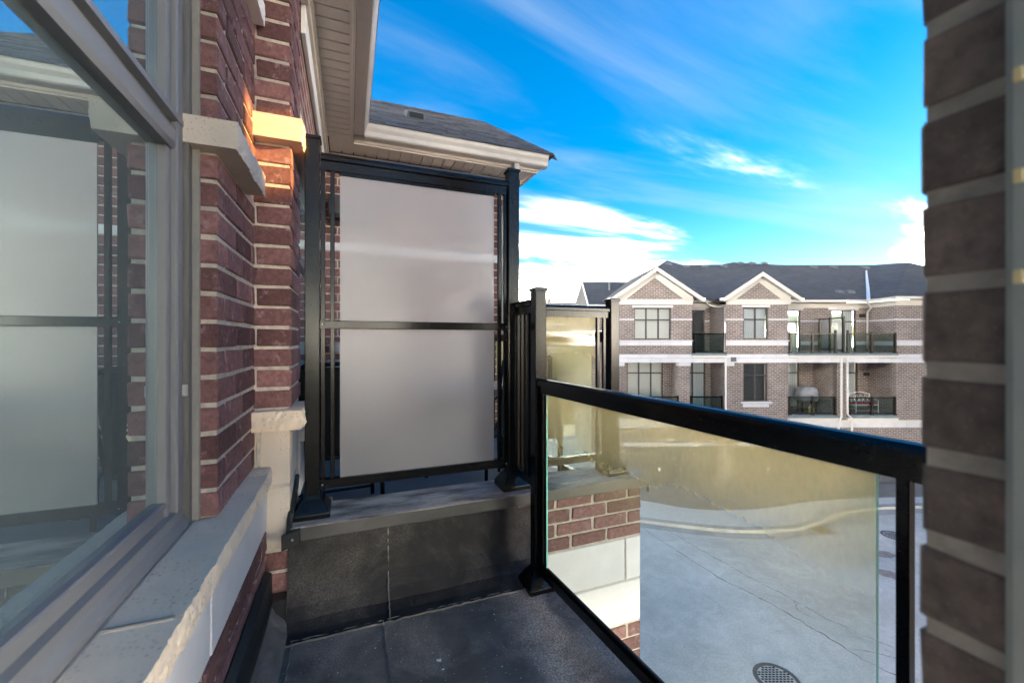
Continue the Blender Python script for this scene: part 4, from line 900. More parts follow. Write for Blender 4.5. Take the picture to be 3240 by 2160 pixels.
# things on the next balcony
lm = thing('wall_lamp', 'dark boxy wall lamp on the red brick behind the screen', 'lamp', (-.10, YN-.09, 1.4))
box('lamp_body', 'lamp_black', lm, -.20, .0, YN-.16, YN-.04, 1.30, 1.50, .006); box('back_plate', 'lamp_black', lm, -.16, -.04, YN-.04, YN-.003, 1.25, 1.42, .004); box('lamp_lip', 'iron_dark', lm, -.19, -.01, YN-.15, YN-.05, 1.265, 1.298)
ob = thing('outlet_box', 'grey weatherproof outlet box on the red brick wall next door', 'outlet', (-.14, YN-.04, -.09))
box('cover', 'grey_plastic', ob, -.19, -.06, YN-.075, YN-.02, -.135, -.03, .008, 2); box('back_box', 'grey_plastic', ob, -.185, -.065, YN-.02, YN-.003, -.15, -.02, .003)
def sling_chair(label, x, y, rz, grp='patio chairs on the next balcony'):
    t = thing('patio_chair', label, 'chair', (x, y, NF), grp); w_ = .27
    Rm = Matrix.Rotation(R(rz), 3, 'Z')
    def T(p): return tuple(Rm @ Vector(p) + Vector((x, y, NF)))
    def tb(nm, pts, r_, parent=t, mat='black_metal'): return MB().tube([T(p) for p in pts], r_, 8).build(nm, mat, parent)
    def slab(nm, pts, d, mat): m = MB(); m.slab([T(p) for p in pts], Rm @ Vector(d)); return m.build(nm, mat, t, .004)
    for s in (-1, 1):
        tb('side_frame', [(s*w_,.24,.0),(s*w_,.22,.30),(s*w_,.24,.60),(s*w_,.20,.66),(s*w_,.10,.67),(s*w_,-.26,.66)], .014)
        tb('leg', [(s*w_,-.30,.0),(s*w_,-.24,.42),(s*w_,-.20,.44)], .013)
        tb('back_upright', [(s*w_*.92,-.20,.42),(s*w_*.95,-.30,.75),(s*w_*.9,-.36,.96),(s*w_*.6,-.375,1.0)], .013)
    tb('head_bar', [(-w_*.6,-.375,1.0),(0,-.378,1.005),(w_*.6,-.375,1.0)], .013)
    tb('foot_bar', [(-w_,.24,.06),(w_,.24,.06)], .010)
    slab('seat', [(-w_+.01,.24,.43),(w_-.01,.24,.43),(w_-.01,-.20,.40),(-w_+.01,-.20,.40)], (0,0,.014), 'chair_fabric')
    slab('backrest', [(-w_*.9,-.20,.42),(w_*.9,-.20,.42),(w_*.86,-.37,.985),(-w_*.86,-.37,.985)], (0,.014,0), 'chair_fabric')
    return t
sling_chair('black mesh patio chair at the left, back turned, behind the frosted screen', -.09, 3.0, 4)
sling_chair('black tubular patio chair at the right end of the frosted screen', 1.30, 3.0, 150)
tb_ = thing('patio_table', 'low grey topped patio table behind the frosted screen', 'table', (.95, 3.75, NF))
box('table_top', 'table_top', tb_, .55, 1.32, 3.42, 4.10, NF+.71, NF+.745, .01, 2)
for sx in (.60, 1.27):
    for sy in (3.47, 4.05): MB().tube([(sx, sy, NF), (sx, sy, NF+.71)], .016, 8).build('leg', 'black_metal', tb_)
gh = MB().tube([(-.10,2.72,NF+.20),(-.095,2.73,NF+.14),(-.105,2.74,NF+.08),(-.09,2.74,NF+.03),(-.10,2.78,NF+.012),(-.05,2.95,NF+.012),(.05,3.0,NF+.012)], .007, 7).build('hose', 'hose', None, smooth=True)
single(gh, 'thin yellowish hose hanging by the left edge of the frosted screen', 'hose')
bx_ = thing('folded_cover', 'folded blue grey cover leaning on the brick behind the left chair', 'cover', (-.16, 4.4, NF))
m = MB(); m.add([(-.22,4.3,NF),(.02,4.3,NF),(.02,4.62,NF),(-.22,4.62,NF),(-.21,4.5,NF+.95),(-.02,4.5,NF+.95),(-.02,4.64,NF+.93),(-.21,4.64,NF+.93)], [(0,3,2,1),(4,5,6,7),(0,1,5,4),(1,2,6,5),(2,3,7,6),(3,0,4,7)]); m.build('cloth', 'blue_cloth', bx_, .02, 2)

# ------------------------------------------------------------------ townhouses across the lane (far frame: r, f, z)
def wall(root, F, r0, r1, z0, z1, holes=(), depth=.10, mat='far_brick', name='wall'):
    m = MB(); rs = sorted({r0, r1, *[h[0] for h in holes], *[h[1] for h in holes]}); zs = sorted({z0, z1, *[h[2] for h in holes], *[h[3] for h in holes]})
    rs = [x for x in rs if r0 <= x <= r1]; zs = [x for x in zs if z0 <= x <= z1]
    for i in range(len(rs)-1):
        for j in range(len(zs)-1):
            cx, cz = (rs[i]+rs[i+1])/2, (zs[j]+zs[j+1])/2
            if any(h[0] < cx < h[1] and h[2] < cz < h[3] for h in holes): continue
            m.quad((rs[i],F,zs[j]),(rs[i+1],F,zs[j]),(rs[i+1],F,zs[j+1]),(rs[i],F,zs[j+1]))
    for a, b, c, d in holes:
        g_ = F+depth
        m.quad((a,F,c),(a,F,d),(a,g_,d),(a,g_,c)).quad((b,F,c),(b,g_,c),(b,g_,d),(b,F,d)).quad((a,F,d),(b,F,d),(b,g_,d),(a,g_,d)).quad((a,F,c),(a,g_,c),(b,g_,c),(b,F,c))
    o = m.build(name, mat, root); return o
def window(root, a, b, c, d, F, cols, zs=None, back='blind', name='window', split=None):
    """bars as the frame; every pane and what hangs behind it are sub-parts"""
    w_ = .05; m = MB(); y0, y1 = F, F+.07
    m.box(a, a+w_, y0, y1, c, d).box(b-w_, b, y0, y1, c, d).box(a+w_, b-w_, y0+.001, y1, c, c+w_).box(a+w_, b-w_, y0+.001, y1, d-w_, d)
    xs = split or [a+(b-a)*i/cols for i in range(cols+1)]
    for x in xs[1:-1]: m.box(x-w_*.6, x+w_*.6, y0+.002, y1, c+w_, d-w_)
    if zs: m.box(a+w_, b-w_, y0+.003, y1, zs-w_*.6, zs+w_*.6)
    o = m.build(name, 'far_frame', root)
    rows = [(c+w_, zs-w_*.6), (zs+w_*.6, d-w_)] if zs else [(c+w_, d-w_)]
    for i in range(len(xs)-1):
        for q in rows:
            MB().box(xs[i]+w_*.6, xs[i+1]-w_*.6, F+.03, F+.04, q[0], q[1]).build('pane', 'far_glass', o)
    MB().box(a+.02, b-.02, F+.16, F+.17, c+.02, d-.02).build('blind' if back == 'blind' else 'curtain' if back == 'curtain' else 'dark_room', back if back in ('blind', 'curtain') else 'far_room', o)
    return o
def bands(root, F, r0, r1, z0, z1, n_, proud=.03, name='stone_block'):
    w_ = (r1-r0)/n_
    for i in range(n_): brick(root, r0+i*w_+.004, r0+(i+1)*w_-.004, F-proud, F+.06, z0+.004, z1-.004, 'far_stone', name, .0, .006)
def strip(root, F, r0, r1, z0, z1, proud=.04, mat='far_trim', name='string_course'): return box(name, mat, root, r0, r1, F-proud, F+.05, z0, z1)
def far_rail(root, F, posts, z0, z1, tall=(), mid=True):
    a, b = posts[0], posts[-1]
    o = box('railing', 'black_metal', root, a, b, F-.03, F+.03, z1-.06, z1)
    box('bottom_rail', 'black_metal', o, a, b, F-.02, F+.02, z0+.06, z0+.10)
    for i, p_ in enumerate(posts):
        hgt = z1+.03+(.12 if p_ in tall else 0)
        MB().box(p_-.038, p_+.038, F-.04, F+.04, z0, hgt).build('post', 'black_metal', o)
        MB().box(p_-.06, p_+.06, F-.06, F+.06, z0, z0+.06).build('post_base', 'black_metal', o)
    for i in range(len(posts)-1):
        p_, q = posts[i], posts[i+1]
        if q-p_ > .3:
            MB().box(p_+.13, q-.13, F-.005, F+.005, z0+.10, z1-.06).build('pane', 'far_guard_glass', o)
            for x in (p_+.10, q-.10): MB().box(x-.01, x+.01, F-.01, F+.01, z0+.10, z1-.06).build('picket', 'black_metal', o)
    return o
def spout(root, pts, r_=.045): return MB().tube(pts, r_, 8).build('downspout', 'far_pipe', root, smooth=True)
F0, FB = 20.0, 21.6
ZE = 1.94
def gable(root, c_, half, zp, zw0, zw1, halfw):
    """brick triangle, two tiers of raking boards, frieze and the little roof running back"""
    m = MB(); sl = (zp-ZE)/half
    zin = zw1+(halfw-.25)*sl*.92
    m.poly([(c_-halfw+.2,F0-.002,zw1),(c_+halfw-.2,F0-.002,zw1),(c_,F0-.002,zp-.36)]); m.build('gable_brick', 'far_brick', root)
    for s in (-1, 1):
        m = MB(); m.slab([(c_+s*(half+.03),F0-.40,ZE-.14),(c_+s*(half+.03),F0-.40,ZE+.05),(c_,F0-.40,zp+.06),(c_,F0-.40,zp-.13)], (0,.03,0)); m.build('barge_board', 'far_trim', root)
        m = MB(); m.slab([(c_+s*(halfw+.02),F0-.06,zw1+.0),(c_+s*(halfw+.02),F0-.06,zw1+.16),(c_,F0-.06,zp-.10),(c_,F0-.06,zp-.40),(c_+s*(halfw-.36),F0-.06,zw1+.0)], (0,.06,0)); m.build('rake_frieze', 'far_trim', root)
        m = MB(); m.slab([(c_+s*(half+.05),F0-.38,ZE-.06),(c_+s*(half+.05),F0,ZE-.06),(c_,F0,zp-.07),(c_,F0-.38,zp-.07)], (0,0,-.015)); m.build('gable_soffit', 'far_trim', root)
        fbk = F0+1.2+(zp-2.0)/.55; 
        m = MB(); m.slab([(c_+s*(half+.06),F0-.42,ZE+.04),(c_,F0-.42,zp+.08),(c_,fbk+.3,zp+.08),(c_+s*(half+.06),F0+1.3,ZE+.04)], (0,0,.03)); m.build('gable_roof', 'far_shingle', root)
        m = MB(); m.box(c_+s*(half+.0), c_+s*(half+.13), F0-.40, F0-.2, ZE-.05, ZE+.05); m.build('gutter_end', 'white_paint', root)
    strip(root, F0, c_-halfw-.02, c_+halfw+.02, zw0, zw1, .07, 'far_trim', 'frieze')
    strip(root, F0, c_-halfw-.05, c_+halfw+.05, zw1+.002, zw1+.05, .12, 'far_trim', 'cornice')
def bay_upper(root, r0, r1, win, cols, back, F=F0):
    a, b, c, d = win
    wall(root, F, r0, r1, -.69, 1.70, [win])
    window(root, a+.005, b-.005, c+.005, d-.005, F+.05, cols, d-.58, back)
    for i in range(4 if b-a > 1.5 else 3):
        n_ = 4 if b-a > 1.5 else 3; w_ = (b-a+.18)/n_; brick(root, a-.09+i*w_+.003, a-.09+(i+1)*w_-.003, F-.03, F+.05, d+.002, d+.11, 'far_stone', 'lintel_stone', 0, .005)
    if a-r0 > .1: strip(root, F, r0-.01, a, .945, 1.015, .035, 'far_stone')
    strip(root, F, b, r1+.01, .945, 1.015, .035, 'far_stone')
    strip(root, F, r0-.03, r1+.03, -.075, -.012, .07, 'far_stone', 'sill_course')
    bands(root, F, r0, r1, -.27, -.078, max(2, round((r1-r0)/.55)))
    bands(root, F, r0, r1, -.875, -.69, max(2, round((r1-r0)/.56)), .05)
def side(root, r, f0, f1, z0, z1, mat='far_brick', name='side_wall'):
    return MB().quad((r,f0,z0),(r,f1,z0),(r,f1,z1),(r,f0,z1)).build(name, mat, root)
DECK = -3.62
def common_low(root, r0, r1, gar, deckr):
    """foot of the house: deck edge, stone course, brick and the garage door"""
    strip(root, F0, r0, r1, -3.99, -3.86, .10, 'far_trim', 'deck_fascia')
    bands(root, F0, r0, r1, -4.22, -4.0, max(3, round((r1-r0)/.6)), .04)
    wall(root, F0, r0, r1, GZ, -4.22, [(gar[0], gar[1], GZ, -5.14)], .25)
    bands(root, F0, gar[0]-.1, gar[1]+.1, -5.13, -4.95, 6, .03)
    g0 = box('garage_door', 'far_garage', root, gar[0]+.001, gar[1]-.001, F0+.14, F0+.20, GZ, -5.142)
    rows, cols = 4, 6; hw_, hh = (gar[1]-gar[0])/cols, (-5.15-GZ)/rows
    for i in range(cols):
        for j in range(rows):
            MB().box(gar[0]+i*hw_+.09, gar[0]+(i+1)*hw_-.09, F0+.115, F0+.139, GZ+j*hh+.08, GZ+(j+1)*hh-.08).build('panel', 'far_garage', g0, .012)
    for zz_ in range(1, rows): MB().box(gar[0], gar[1], F0+.134, F0+.139, GZ+zz_*hh-.012, GZ+zz_*hh+.012).build('panel_joint', 'iron_dark', g0)
    MB().box(gar[0]+1.6, gar[0]+1.72, F0+.11, F0+.135, GZ+.6, GZ+.75).build('door_handle', 'white_paint', g0)
    box('deck', 'far_deck', root, deckr[0], deckr[1], F0-.08, FB, DECK-.14, DECK)
    strip(root, F0, deckr[0]-.02, deckr[1]+.02, DECK-.235, DECK-.142, .12, 'far_trim', 'deck_gutter')
grp = 'brown brick townhouses across the lane'
h1 = thing('townhouse', 'brown brick townhouse with the wide three light gable bay, leftmost of the row', 'house', (7.5, F0, GZ), grp, far=True)
A0, A1, W1 = 5.08, 8.70, 10.30
bay_upper(h1, A0, A1, (5.90, 7.69, .018, 1.55), 3, 'blind')
gable(h1, 6.887, 2.17, 3.40, 1.70, 1.91, 1.82)
bands(h1, F0, A0-.02, W1, -1.10, -.876, 10, .07)
# lower storey: loggia behind brick pillars
box('pillar', 'far_brick', h1, A0, 5.42, F0-.0, F0+.4, DECK-.2, -1.10); box('pillar', 'far_brick', h1, 8.05, 8.60, F0-.0, F0+.45, DECK-.2, -1.10)
for a, b in ((A0-.02, 5.42), (8.03, 8.62)): brick(h1, a, b, F0-.07, F0+.3, -1.255, -1.105, 'far_stone', 'corbel_stone', 0, .006)
wall(h1, FB-.1, A0, W1+.4, DECK, -1.0, [(5.98, 7.86, -3.2, -1.14), (9.1, 10.06, DECK+.1, -1.14)], .08)
window(h1, 5.98, 7.86, -3.2, -1.14, FB-.06, 3, -1.72, 'blind'); window(h1, 9.1, 10.06, DECK+.1, -1.14, FB-.06, 2, -1.72, 'curtain', 'balcony_door', [9.1, 9.4, 10.06])
side(h1, W1+.02, F0, FB, GZ, -.85); side(h1, 8.3, F0+.4, FB-.1, DECK, -1.0)
MB().box(A0, W1, F0+.02, FB, -1.0, -.95).build('loggia_ceiling', 'far_trim', h1)
far_rail(h1, F0-.03, [5.46, 6.7, 8.0], DECK, -2.72); far_rail(h1, F0-.03, [8.64, 10.12], DECK, -2.72)
common_low(h1, 4.7, W1, (5.5, 9.87), (A0, W1))
# upper recess with its balcony
wall(h1, FB, A1-.2, W1+.6, -.9, 1.72, [(9.1, 10.06, -.72, 1.55)], .08)
window(h1, 9.1, 10.06, -.72, 1.55, FB+.03, 1, .95, 'room', 'balcony_door')
side(h1, A1, F0, FB, -.69, 1.72); side(h1, W1, F0, FB, -.69, 1.72)
strip(h1, FB, A1, W1+.5, 1.66, 1.92, .06, 'far_trim', 'frieze'); strip(h1, FB, 10.07, W1+.5, .945, 1.015, .03, 'far_stone')
bands(h1, FB, 9.0, 10.1, 1.555, 1.66, 2, .03, 'lintel_stone')
box('deck', 'far_deck', h1, A1-.02, W1+.05, F0-.1, FB, -.75, -.64); strip(h1, F0, A1-.02, W1+.02, -.86, -.752, .13, 'far_trim', 'deck_gutter')
far_rail(h1, F0-.03, [A1+.07, W1-.05], -.64, .32)
box('gutter', 'far_trim', h1, A1+.1, W1+.5, FB-.52, FB-.38, 1.92, 2.04)
spout(h1, [(9.95,FB-.45,1.95),(10.0,FB-.45,1.85),(10.22,FB-.6,1.7),(10.22,F0-.12,1.55),(10.22,F0-.12,-.6)]); spout(h1, [(10.26,F0-.14,-.86),(10.26,F0-.14,-4.6),(10.26,F0-.1,GZ+.2),(10.4,F0-.2,GZ+.08)])
PK = (10.1, 26.96, 5.17)
m = MB(); m.poly([(5.0,F0-.0,2.0),(W1+.5,FB-.45,2.02),(W1+.5,26.2,4.74),PK]); m.poly([(5.0,F0,2.0),PK,(5.0,33,2.0)]); m.poly([PK,(W1+.5,26.2,4.74),(W1+.5,33,2.0),(5.0,33,2.0)])
rf1 = m.build('roof', 'far_shingle', h1)
def vent(parent, sx, sy, plane, w_=.22, name='roof_vent'):
    """vent standing where the line of sight meets a roof plane z = z0+.55 (f-f0)"""
    u, v_ = (sx-1620)/1309, (1075-sy)/1309; z0, f0 = plane; f = (z0-.55*f0)/(v_-.55); r = u*f; z = v_*f
    m = MB(); m.add([(r-w_,f-.1,z-.06),(r+w_,f-.1,z-.06),(r+w_,f+.25,z+.09),(r-w_,f+.25,z+.09),(r-w_*.8,f-.06,z+.07),(r+w_*.8,f-.06,z+.07),(r+w_*.8,f+.2,z+.15),(r-w_*.8,f+.2,z+.15)], [(0,1,5,4),(1,2,6,5),(2,3,7,6),(3,0,4,7),(4,5,6,7)]); return m.build(name, 'iron', parent)
def R1(x, y): return (1600+x*.2998, 780+y*.2998)
def R2(x, y): return (2250+x*.2998, 780+y*.2998)
PM = (2.02, FB-.45)
for p_ in ((1725,190),(1915,215),(2110,215),(1978,460)): vent(rf1, *R1(*p_), PM, .17)
m = MB(); m.slab([(10.06,22.3,2.55),(10.18,22.3,2.55),(11.0,23.9,3.4),(10.9,23.9,3.4)], (0,0,.03)); m.build('valley_flashing', 'roof_flash', rf1)
h2 = thing('townhouse', 'brown brick townhouse with a two light gable bay, middle of the row', 'house', (13.1, F0, GZ), grp, far=True)
B0, B1, W2 = 10.31, 13.35, 15.95
bay_upper(h2, B0, B1, (11.19, 12.38, .025, 1.57), 2, 'curtain')
gable(h2, 11.90, 1.83, 3.17, 1.71, 1.91, 1.52)
bands(h2, F0, B0, W2, -1.10, -.876, 10, .07)
wall(h2, F0, B0, B1, -4.0, -1.10, [(11.18, 12.36, -2.97, -1.13)])
window(h2, 11.185, 12.355, -2.965, -1.135, F0+.05, 2, -1.72, 'room')
strip(h2, F0, 11.06, 12.53, -3.07, -2.975, .08, 'far_stone', 'sill_stone'); bands(h2, F0, 11.15, 12.41, -3.24, -3.09, 3, .04)
brick(h2, B0, 10.72, F0-.07, F0+.1, -1.255, -1.105, 'far_stone', 'corbel_stone', 0, .006)
v_ = MB().box(10.54, 10.76, F0-.16, F0-.07, -1.04, -.83).build('wall_vent', 'far_garage', h2); 
wall(h2, FB, B1-.1, W2+.2, DECK, -1.0, [(13.45, 15.0, DECK+.1, -1.14)], .08)
window(h2, 13.95, 15.0, DECK+.1, -1.14, FB+.03, 1, -1.72, 'curtain', 'balcony_door'); window(h2, 13.45, 13.94, DECK+.1, -1.14, FB+.03, 1, -1.72, 'room', 'side_light')
side(h2, 15.72, F0, FB, DECK, -1.0); side(h2, B1, F0, FB, DECK, 1.72)
box('pillar', 'far_brick', h2, 15.72, W2, F0, F0+.3, -4.0, -1.10)
MB().box(B1, W2, F0+.02, FB, -1.0, -.95).build('loggia_ceiling', 'far_trim', h2)
far_rail(h2, F0-.03, [13.40, 14.50, 15.60], DECK, -2.74)
common_low(h2, W1, W2, (10.8, 15.3), (B1, W2-.2))
wall(h2, FB, B1-.1, W2+.05, -.9, 1.72, [(14.05, 15.05, -.72, 1.55)], .08)
window(h2, 14.05, 15.05, -.72, 1.55, FB+.03, 2, .95, 'curtain', 'balcony_door', [14.05, 14.22, 15.05])
strip(h2, FB, B1, W2+.05, 1.66, 1.92, .06, 'far_trim', 'frieze'); strip(h2, FB, 15.06, W2, .945, 1.015, .03, 'far_stone'); bands(h2, FB, 15.06, W2, -.27, -.07, 2)
bands(h2, FB, 13.9, 15.2, 1.555, 1.66, 2, .03, 'lintel_stone')
box('deck', 'far_deck', h2, B1-.02, W2, F0-.1, FB, -.75, -.64); strip(h2, F0, B1-.02, W2, -.86, -.752, .13, 'far_trim', 'deck_gutter')
far_rail(h2, F0-.03, [13.42, 14.50, 15.62], -.64, .32, (15.62,))
box('gutter', 'far_trim', h2, B1+.1, W2, FB-.52, FB-.38, 1.92, 2.04)
spout(h2, [(15.82,F0-.14,-.86),(15.82,F0-.14,-3.7),(15.68,F0-.2,-3.85),(15.68,F0-.14,-4.05),(15.68,F0-.14,GZ+.2),(15.8,F0-.25,GZ+.08)])
m = MB(); m.poly([(W1-.2,FB-.45,2.02),(W2,FB-.45,2.02),(W2,26.5,4.86),(14.2,26.6,4.98),(13.3,26.3,4.78),(W1+.5,26.2,4.74),(W1-.2,26.2,4.74)]); m.poly([(W1+.5,26.2,4.74),(13.3,26.3,4.78),(14.2,26.6,4.98),(W2,26.5,4.86),(W2,33,2.0),(W1+.5,33,2.0)])
rf2 = m.build('roof', 'far_shingle', h2)
for p_ in ((145,210),(318,180),(440,180),(568,180),(212,420)): vent(rf2, *R2(*p_), PM, .17)
h3 = thing('townhouse', 'brown brick townhouse with the corner bay and privacy screen, rightmost of the row', 'house', (18.5, F0, GZ), grp, far=True)
C0, D0, D1 = W2, 18.56, 24.0
wall(h3, FB, C0-.0, D0+.4, -.9, 1.72, [(16.65, 17.95, -.72, 1.55)], .08)
window(h3, 16.65, 17.95, -.72, 1.55, FB+.03, 2, .95, 'curtain', 'balcony_door')
bands(h3, FB, 16.5, 18.1, 1.555, 1.66, 3, .03, 'lintel_stone')
strip(h3, FB, C0, D0+.3, 1.66, 1.92, .06, 'far_trim', 'frieze'); strip(h3, FB, 17.96, D0+.3, .945, 1.015, .03, 'far_stone'); strip(h3, FB, C0, 16.64, .945, 1.015, .03, 'far_stone'); bands(h3, FB, 17.96, D0+.3, -.27, -.07, 2)
side(h3, D0, F0, FB, DECK, 1.72); 
for z0, z1 in ((.945, 1.015), (-.27, -.07)): box('string_course', 'far_stone', h3, D0-.035, D0+.03, F0-.03, FB, z0, z1)
box('frieze', 'far_trim', h3, D0-.06, D0+.03, F0-.06, FB, 1.66, 1.92)
bay_upper(h3, D0, D1, (20.75, 22.2, .02, 1.55), 3, 'blind')
strip(h3, F0, D0-.04, D1, 1.66, 1.92, .06, 'far_trim', 'frieze')
bands(h3, F0, C0, D1, -1.10, -.876, 14, .07)
wall(h3, F0, D0, D1, -4.0, -1.10, [(20.75, 22.2, -2.97, -1.13)]); window(h3, 20.755, 22.195, -2.965, -1.135, F0+.05, 3, -1.72, 'blind')
strip(h3, F0, 20.6, 22.4, -3.07, -2.975, .08, 'far_stone', 'sill_stone')
wall(h3, FB, C0, D0+.2, DECK, -1.0, [(16.9, 18.05, DECK+.1, -1.14)], .08); window(h3, 16.9, 18.05, DECK+.1, -1.14, FB+.03, 1, -1.72, 'curtain', 'balcony_door')
box('pillar', 'far_brick', h3, C0+.002, 16.17, F0, F0+.3, -4.0, -1.10); side(h3, 16.17, F0, FB, DECK, -1.0)
MB().box(C0, D0, F0+.02, FB, -1.0, -.95).build('loggia_ceiling', 'far_trim', h3)
far_rail(h3, F0-.03, [16.25, 17.36, 18.48], DECK, -2.76); far_rail(h3, F0-.03, [16.20, 17.35, 18.50], -.64, .32, (16.20,))
common_low(h3, C0, D1, (16.4, 20.6), (16.17, D0))
box('deck', 'far_deck', h3, C0, D0+.03, F0-.1, FB, -.75, -.64); strip(h3, F0, C0, D0+.05, -.86, -.752, .13, 'far_trim', 'deck_gutter')
lam = MB().box(18.12, 18.32, FB-.16, FB-.01, 1.18, 1.34).build('wall_vent', 'iron_dark', h3); MB().box(17.98*1.02, 18.55, FB-.14, FB-.01, -1.85, -1.70).build('wall_lamp', 'iron_dark', h3)
box('gutter', 'far_trim', h3, C0, D0-.3, FB-.52, FB-.38, 1.92, 2.04); box('gutter', 'far_trim', h3, D0-.42, D0-.28, F0-.42, FB-.38, 1.93, 2.05); box('gutter', 'far_trim', h3, D0-.42, D1, F0-.44, F0-.42+.12, 1.94, 2.06)
spout(h3, [(18.15,FB-.45,1.98),(18.2,FB-.45,1.85),(18.46,FB-.35,1.65),(18.46,FB-.12,1.45),(18.46,FB-.12,-.45),(18.38,FB-.3,-.58)]); spout(h3, [(16.10,F0-.14,-.86),(16.10,F0-.14,-3.55),(16.32,F0-.2,-3.8),(16.32,F0-.14,-4.05),(16.32,F0-.14,GZ+.2),(16.4,F0-.25,GZ+.08)])
VL0, VL1, PD = (18.2, FB-.45, 2.02), (21.4, 25.0, 4.13), (23.1, 24.1, 4.51)
m = MB(); m.poly([(C0,FB-.45,2.02),VL0,VL1,(22.9,26.2,4.74),(17.2,26.2,4.74),(C0,26.5,4.86)]); m.poly([(C0,26.5,4.86),(17.2,26.2,4.74),(22.9,26.2,4.74),(26,33,2.0),(C0,33,2.0)])
m.poly([(D0-.35,F0-.4,2.04),PD,VL1,VL0]); m.poly([(D0-.35,F0-.4,2.04),(27.6,F0-.4,2.04),PD]); m.poly([(27.6,F0-.4,2.04),(27.6,28,2.04),PD]); m.poly([PD,(27.6,28,2.04),(22.9,26.2,4.74),VL1])
rf3 = m.build('roof', 'far_shingle', h3)
for p_ in ((1092,222),(1305,222),(1640,225),(1368,482),(1482,482)): vent(rf3, *R2(*p_), PM, .17)
m = MB(); m.slab([(18.10,FB-.47,2.05),(18.32,FB-.47,2.05),(21.44,25.0,4.17),(21.36,25.0,4.17)], (0,-.02,.03)); m.build('valley_flashing', 'roof_flash', rf3)
# privacy screen between the two upper balconies
sc_ = box('privacy_screen', 'black_metal', h3, 15.99, 16.07, F0-.05, F0+.03, -.64, 1.12)
for f_, zt in ((F0+.85, 1.12), (FB-.05, 1.12)): MB().box(15.99, 16.07, f_-.04, f_+.04, -.64, zt).build('post', 'black_metal', sc_)
MB().box(16.01, 16.05, F0, FB, 1.04, 1.10).build('top_rail', 'black_metal', sc_); MB().box(16.01, 16.05, F0, FB, -.50, -.45).build('bottom_rail', 'black_metal', sc_)
for a, b in ((F0+.12, F0+.74), (F0+.96, FB-.16)): MB().box(16.025, 16.035, a, b, -.44, 1.03).build('pane', 'frosted_glass', sc_)
# things on the lower balconies
gr = thing('barbecue', 'barbecue under a grey fitted cover on the middle lower balcony', 'barbecue', (14.85, 20.85, DECK), far=True)
m = MB(); L_ = [(.42,.24,.55),(.50,.30,.62),(.52,.31,.95),(.47,.30,1.08),(.40,.26,1.22),(.22,.16,1.28)]
for a, b, zz_ in L_:
    for k_ in range(16):
        an = 2*math.pi*k_/16; cx, cy = math.cos(an), math.sin(an); sx_ = math.copysign(abs(cx)**.55, cx); sy_ = math.copysign(abs(cy)**.55, cy)
        m.v.append((14.85+a*sx_*(1+.05*math.sin(an*5)), 20.85+b*sy_, DECK+zz_+.02*math.sin(an*3)))
for i in range(len(L_)-1):
    for k_ in range(16): m.f.append((i*16+k_, i*16+(k_+1) % 16, i*16+16+(k_+1) % 16, i*16+16+k_)); m.mi.append(0)
m.f.append(tuple((len(L_)-1)*16+k_ for k_ in range(16))); m.mi.append(0); m.build('cover', 'grill_cover', gr, smooth=True)
for sx in (-.34, .34):
    for sy in (-.18, .18): MB().box(14.85+sx-.02, 14.85+sx+.02, 20.85+sy-.02, 20.85+sy+.02, DECK, DECK+.62).build('leg', 'black_metal', gr)
MB().box(14.5, 15.2, 20.65, 21.05, DECK+.12, DECK+.15).build('shelf', 'black_metal', gr)
jg = thing('jug', 'white bottle with a yellow label standing under the covered barbecue', 'jug', (14.72, 20.35, DECK), far=True)
m = MB(); m.tube([(14.72,20.35,DECK),(14.72,20.35,DECK+.34)], .11, 14); m.build('bottle', 'white_paint', jg, smooth=False)
MB().tube([(14.72,20.35,DECK+.08),(14.72,20.35,DECK+.27)], .113, 14).build('paper_label', 'label_yellow', jg)
MB().tube([(14.72,20.35,DECK+.34),(14.72,20.35,DECK+.40),(14.72,20.35,DECK+.46)], .05, 10, .035).build('spout_cap', 'white_paint', jg)
bn = thing('garden_bench', 'white metal garden bench with a red seat cushion on the right lower balcony', 'bench', (17.6, 20.75, DECK), far=True)
bx0, bx1 = 17.05, 18.15
for x in (bx0, bx1):
    MB().tube([(x,20.5,DECK),(x,20.5,DECK+.62),(x,20.62,DECK+.65),(x,20.95,DECK+.63)], .016, 6).build('front_leg', 'white_paint', bn)
    MB().tube([(x,20.98,DECK),(x,20.95,DECK+.45),(x,21.02,DECK+.92)], .016, 6).build('back_leg', 'white_paint', bn)
for f_ in (20.5, 20.96): MB().tube([(bx0,f_,DECK+.40),(bx1,f_,DECK+.40)], .014, 6).build('seat_rail', 'white_paint', bn)
MB().tube([(bx0,20.5,DECK+.12),(bx1,20.5,DECK+.12)], .010, 6).build('stretcher', 'white_paint', bn)
MB().tube([(bx0+(bx1-bx0)*i/10, 21.0, DECK+.86+.12*math.sin(math.pi*i/10)) for i in range(11)], .015, 6).build('back_rail', 'white_paint', bn)
for i in range(5):
    x = bx0+(bx1-bx0)*(i+.5)/5; MB().tube([(x-.09,20.97,DECK+.45),(x,20.99,DECK+.62),(x+.09,21.0,DECK+.84)], .010, 5).build('scroll', 'white_paint', bn); MB().tube([(x+.09,20.97,DECK+.45),(x,20.985,DECK+.62),(x-.09,21.0,DECK+.84)], .010, 5).build('scroll', 'white_paint', bn)
MB().box(bx0+.03, bx1-.03, 20.5, 20.95, DECK+.415, DECK+.49).build('cushion', 'cushion_red', bn, .025, 2)
